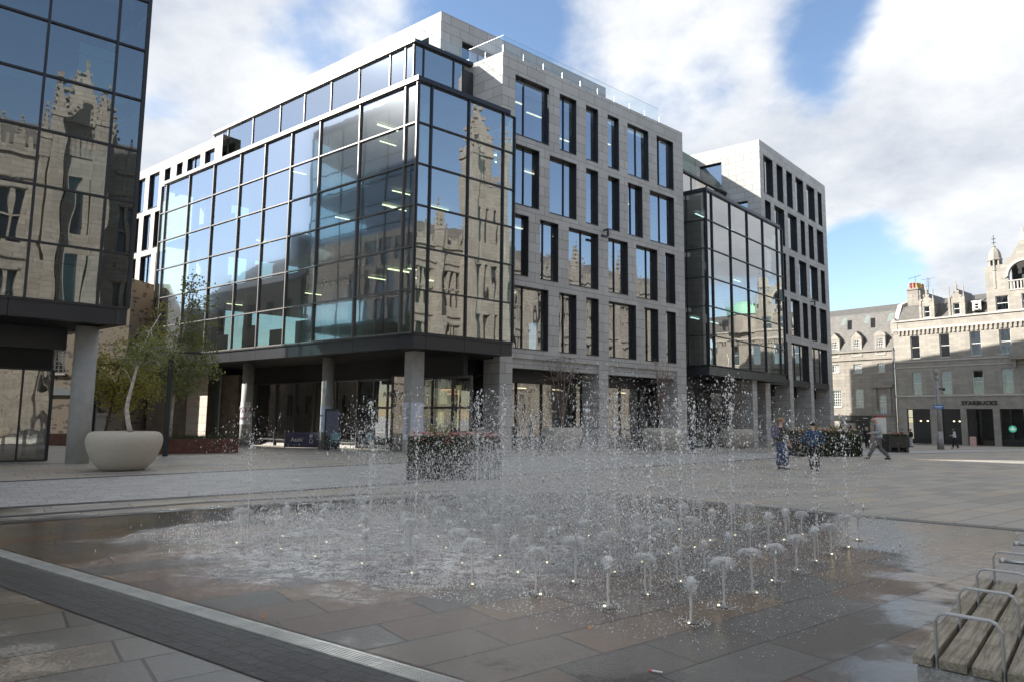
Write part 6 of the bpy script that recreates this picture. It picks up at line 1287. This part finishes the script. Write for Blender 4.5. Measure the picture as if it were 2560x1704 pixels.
def make_jet(kind, h, seed):
    rg = np.random.default_rng(seed); random.seed(seed)
    root = thing('water_jet', 'small jet', 'fountain jet', (0, 0, 0), group='low fountain jets set in a square grid')
    mb = MB().lathe(0, 0, [(.055, .006), (.055, .011), (.015, .013)], 16, False); build(mb, 'nozzle_plate', NOZ, root)
    n = 10; pts = [(random.gauss(0, .0025), random.gauss(0, .0025), h*k/n) for k in range(n+1)]; rr = [.0075+.005*k/n+random.uniform(0, .003) for k in range(n+1)]
    build(MB().tube(pts, rr, 7), 'jet_stem', WATS, root, smooth=True)
    hd = MB()
    if kind == 'ball':
        bm = bmesh.new(); bmesh.ops.create_icosphere(bm, subdivisions=3, radius=1)
        for v in bm.verts: k = 1+.35*math.sin(5*v.co.x+seed)*math.sin(4*v.co.y+1.3*seed)+.25*math.sin(11*v.co.z+seed)*math.sin(9*v.co.x)+random.gauss(0, .22); v.co = Vector((v.co.x*.030*k, v.co.y*.030*k, h+.005+v.co.z*(.036 if v.co.z > 0 else .055)*k))
        me = bpy.data.meshes.new('h'); bm.to_mesh(me); bm.free(); link('jet_head', me, WAT, root)
        nb = 420; P = rg.normal(0, 1, (nb, 3))*[.026, .026, .034] + [0, 0, h-.012]; drops('head_drops', P, rg.uniform(.0015, .0055, nb), WAT, rg.uniform(.6, 1.8, nb), root)
    else:
        R0 = .12; m_ = MB(); lob = rg.uniform(.6, 1.15, 7)
        for q in range(58):
            a = random.uniform(0, 6.283); rl = R0*random.uniform(.45, 1.0)*lob[int(a/6.284*7)]; up_ = random.uniform(.012, .045); fall = random.uniform(.0, .07)
            pts = []
            for k in range(6):
                s = k/5; aa = a+random.gauss(0, .05); pts.append((rl*s*math.cos(aa), rl*s*math.sin(aa), h-.02+up_*math.sin(min(1, s*1.25)*math.pi*.62)*1.2-fall*max(0, s-.6)*2.0+random.gauss(0, .002)))
            m_.tube(pts, [.0038, .0034, .003, .0026, .0022, .0012], 4)
        build(m_, 'jet_head', WAT, root, smooth=True)
        nb = 950; ph = rg.uniform(0, 2*np.pi, nb); tt = rg.beta(1.8, 1.2, nb); rr_ = R0*tt*lob[(ph/6.2832*7).astype(int) % 7]; z = h + .028*(1-tt**2)*rg.uniform(.3, 1.2, nb) - .09*np.maximum(tt-.6, 0)*2.0*rg.uniform(0, 1, nb)
        P = np.stack([rr_*np.cos(ph), rr_*np.sin(ph), z], 1) + rg.normal(0, .005, (nb, 3)); drops('head_drops', P, rg.uniform(.0013, .0045, nb), WAT, rg.uniform(.5, 2.0, nb), root)
        nf = 130; a = rg.uniform(0, 2*np.pi, nf); r = rg.uniform(.01, .045, nf); P = np.stack([r*np.cos(a), r*np.sin(a), h-rg.exponential(.05, nf)], 1); drops('falling_drops', P, rg.uniform(.0018, .005, nf), WAT, rg.uniform(1, 2.5, nf), root)
    a = rg.uniform(0, 2*np.pi, 150); r = rg.uniform(.01, .15, 150); P = np.stack([r*np.cos(a), r*np.sin(a), .008+rg.exponential(.008, 150)], 1); drops('splash', P, rg.uniform(.002, .006, 150), WAT, None, root)
    build(MB().lathe(.03, -.03, [(.001, .020), (.008, .019), (.009, .012)], 8, False), 'nozzle_light', GLOWJ, root)
    return root
protos = [make_jet('bell', .36, 1), make_jet('bell', .33, 2), make_jet('ball', .36, 3), make_jet('bell', .38, 4), make_jet('ball', .31, 5)]
seen = {}
CN = ['nearest', 'second', 'third', 'fourth', 'fifth', 'sixth', 'seventh', 'eighth', 'farthest']
RN = ['near right-hand', 'second', 'third', 'fourth', 'middle', 'sixth', 'seventh', 'eighth', 'far left-hand']
edge_kind = {(0, 0): 4, (1, 0): 2, (2, 0): 0, (3, 0): 3, (0, 1): 0, (0, 2): 3, (0, 3): 0, (0, 4): 1, (0, 5): 2, (0, 6): 1, (0, 7): 3, (0, 8): 2}
used_p = set(); jets = []
for i in range(9):
    for j in range(9):
        if (i, j) in ((3, 4), (5, 5), (6, 7), (7, 7), (4, 8), (8, 6), (7, 8), (8, 8), (8, 4)): continue
        rj = random.Random(i*31+j); k = edge_kind.get((i, j), rj.choice([0, 1, 2, 3, 4, 2])); p = jpos(i, j)
        knd = 'round ball of white water' if k in (2, 4) else 'spreading bell of white water'
        where = ('at the near right corner of the grid' if (i, j) == (0, 0) else ('in the row nearest the drain, %d from its right end' % i if j == 0 else ('in the row nearest the bench, %d back from the near corner' % j if i == 0 else 'row %d back from the drain, %d across from the bench' % (j, i))))
        if k not in used_p:
            used_p.add(k); r = protos[k]
        lab = 'low %s-topped fountain jet, row %d from the drain, column %d from the bench' % (('ball' if k in (2, 4) else 'bell'), j+1, i+1)
        jets.append((k, p, rj.uniform(0, 6.28), lab, rj.uniform(.92, 1.1)))
for k in range(5):
    L5 = [q for q in jets if q[0] == k]
    for q in L5: dup(protos[k], q[1], q[2], q[3], q[4])
    def rm(o):
        for c in list(o.children): rm(c)
        bpy.data.objects.remove(o)
    rm(protos[k])
# tall jets: broken columns of drops
tall = [(8, 0, 1.75), (7, 2, 1.9), (6, 1, 1.7), (5, 1, 2.05), (5, 4, 1.9), (4, 2, 2.0), (3, 3, 2.2), (4, 6, 2.1), (2, 2, 2.25), (2, 5, 2.2), (3, 6, 2.2), (1, 4, 2.15), (1, 1, 1.5), (2, 7, 2.3), (1, 7, 2.0), (0, 7, 2.0), (0, 5, 1.7), (6, 4, 2.0), (6, 6, 2.1), (1, 2, 1.9)]
for q, (i, j, h) in enumerate(tall):
    h *= [.78, .95, .7, .85, .72, 1.0][q % 6]
    p = jpos(i, j) + Vector((.06, .05, 0)); rg = np.random.default_rng(100+q)
    t = thing('tall_water_jet', 'tall thin jet breaking into a string of drops, %s in the grid %s' % (('row %d' % (j+1)), ('%d across' % (i+1))), 'fountain jet', p, group='tall fountain jets breaking into drops')
    t['label'] = 'tall jet breaking into drops, row %d from the drain, column %d from the bench' % (j+1, i+1)
    hs_ = h*.42; tp2 = [(p.x+random.gauss(0, .003), p.y+random.gauss(0, .003), hs_*k/8) for k in range(9)]
    build(MB().tube(tp2, [.006+.002*random.random() for k in range(9)], 6), 'jet_stem', WATS, t, smooth=True)
    n = 95; z = h*(.30+.70*rg.uniform(0, 1, n)**.8); w = .005+.022*(z/h)**2; P = np.stack([p.x+rg.normal(0, 1, n)*w, p.y+rg.normal(0, 1, n)*w, z], 1)
    drops('jet_drops', P, np.minimum(rg.lognormal(-4.9, .45, n), .02), WAT, rg.uniform(1, 2.2, n), t)
    n = 12; z = rg.uniform(.45, 1, n)*h; c = rg.normal(0, .022, (n, 2)); P = np.concatenate([np.stack([p.x+c[:, 0]+rg.normal(0, .012, n), p.y+c[:, 1]+rg.normal(0, .012, n), z+rg.normal(0, .02, n)], 1) for _ in range(4)]); drops('water_clots', P, rg.uniform(.004, .010, len(P)), WAT, None, t)
# spray in the air over the whole grid: nobody could count it
def cloud(n, spread, zmax, smin, smax, dens, seed, name, m):
    rg = np.random.default_rng(seed); src = np.array([[jpos(i, j).x, jpos(i, j).y, h, d] for i, j, h, d in dens]); w = src[:, 3]/src[:, 3].sum(); k = rg.choice(len(src), n, p=w)
    u = rg.beta(1.05, 1.9, n); z = src[k, 2]*u; sp = spread*(.35+.9*(1-u))
    P = np.stack([src[k, 0]+rg.normal(0, 1, n)*sp, src[k, 1]+rg.normal(0, 1, n)*sp, z+.02], 1)
    S = smin + (smax-smin)*rg.power(.35, n)**1.6; o = drops(name, P, S, m, 1+3.2*rg.power(.4, n)); return o
dens = [(i, j, h, 1.0+1.6*math.exp(-((i-5.5)**2+(j-4.5)**2)/9)) for i, j, h in tall] + [(6, 5, 1.3, 3.0), (5, 6, 1.4, 3.0), (7, 4, 1.2, 2.0), (6, 8, 1.5, 2.4), (4, 4, 1.6, 2.2), (3, 8, 1.6, 1.5), (7, 6, 1.2, 2), (8, 3, .9, 1.2), (2, 3, 1.6, 1.2), (8, 1, .8, .7), (5, 8, 1.5, 2.2), (9, 2, .9, .9), (9, 5, 1.0, 1.2), (7, 8, 1.3, 3.0), (6, 9, 1.4, 3.0), (8, 7, 1.1, 2.0)]
sp1 = cloud(210000, .42, 2, .0017, .0064, dens, 5, 'water_spray', DROP); tag(sp1, 'fine white spray of drops hanging over the whole fountain', 'spray', kind='stuff')
sp2 = cloud(19000, .42, 2, .0045, .0125, dens, 6, 'water_spray', DROP); tag(sp2, 'larger scattered drops falling around the tall jets', 'spray', kind='stuff')
# bouncing droplets on the wet floor, packed denser as white specks imitating sun glitter
rg = np.random.default_rng(9); n = 300000
a = rg.uniform(-1.2, 10.2, n); b = rg.uniform(-1.0, 9.4, n); P = np.stack([J0.x+Jp.x*a+Jq.x*b, J0.y+Jp.y*a+Jq.y*b, .008+rg.exponential(.012, n)], 1)
cc_ = .35*np.exp(-(((a-5.0)/4.4)**2+((b-4.4)/4.0)**2)*.9) + 1.0*np.exp(-((P[:, 0]+1.0)/2.6)**2-((P[:, 1]-8.6)/2.4)**2); pat = .5+.5*np.sin(P[:, 0]*1.9+1.5*np.sin(P[:, 1]*1.3))*np.sin(P[:, 1]*1.6+.7); keep = rg.uniform(0, 1, n) < cc_*(.35+.65*pat)
P = P[keep]; print('splash', len(P)); sp3 = drops('splash_and_glitter', P, .0020+.0050*rg.power(.5, len(P)), DROP, rg.uniform(.3, .9, len(P))); tag(sp3, 'tiny splashes on the wet fountain floor, thickened with white specks imitating sun glitter', 'splash', kind='stuff')
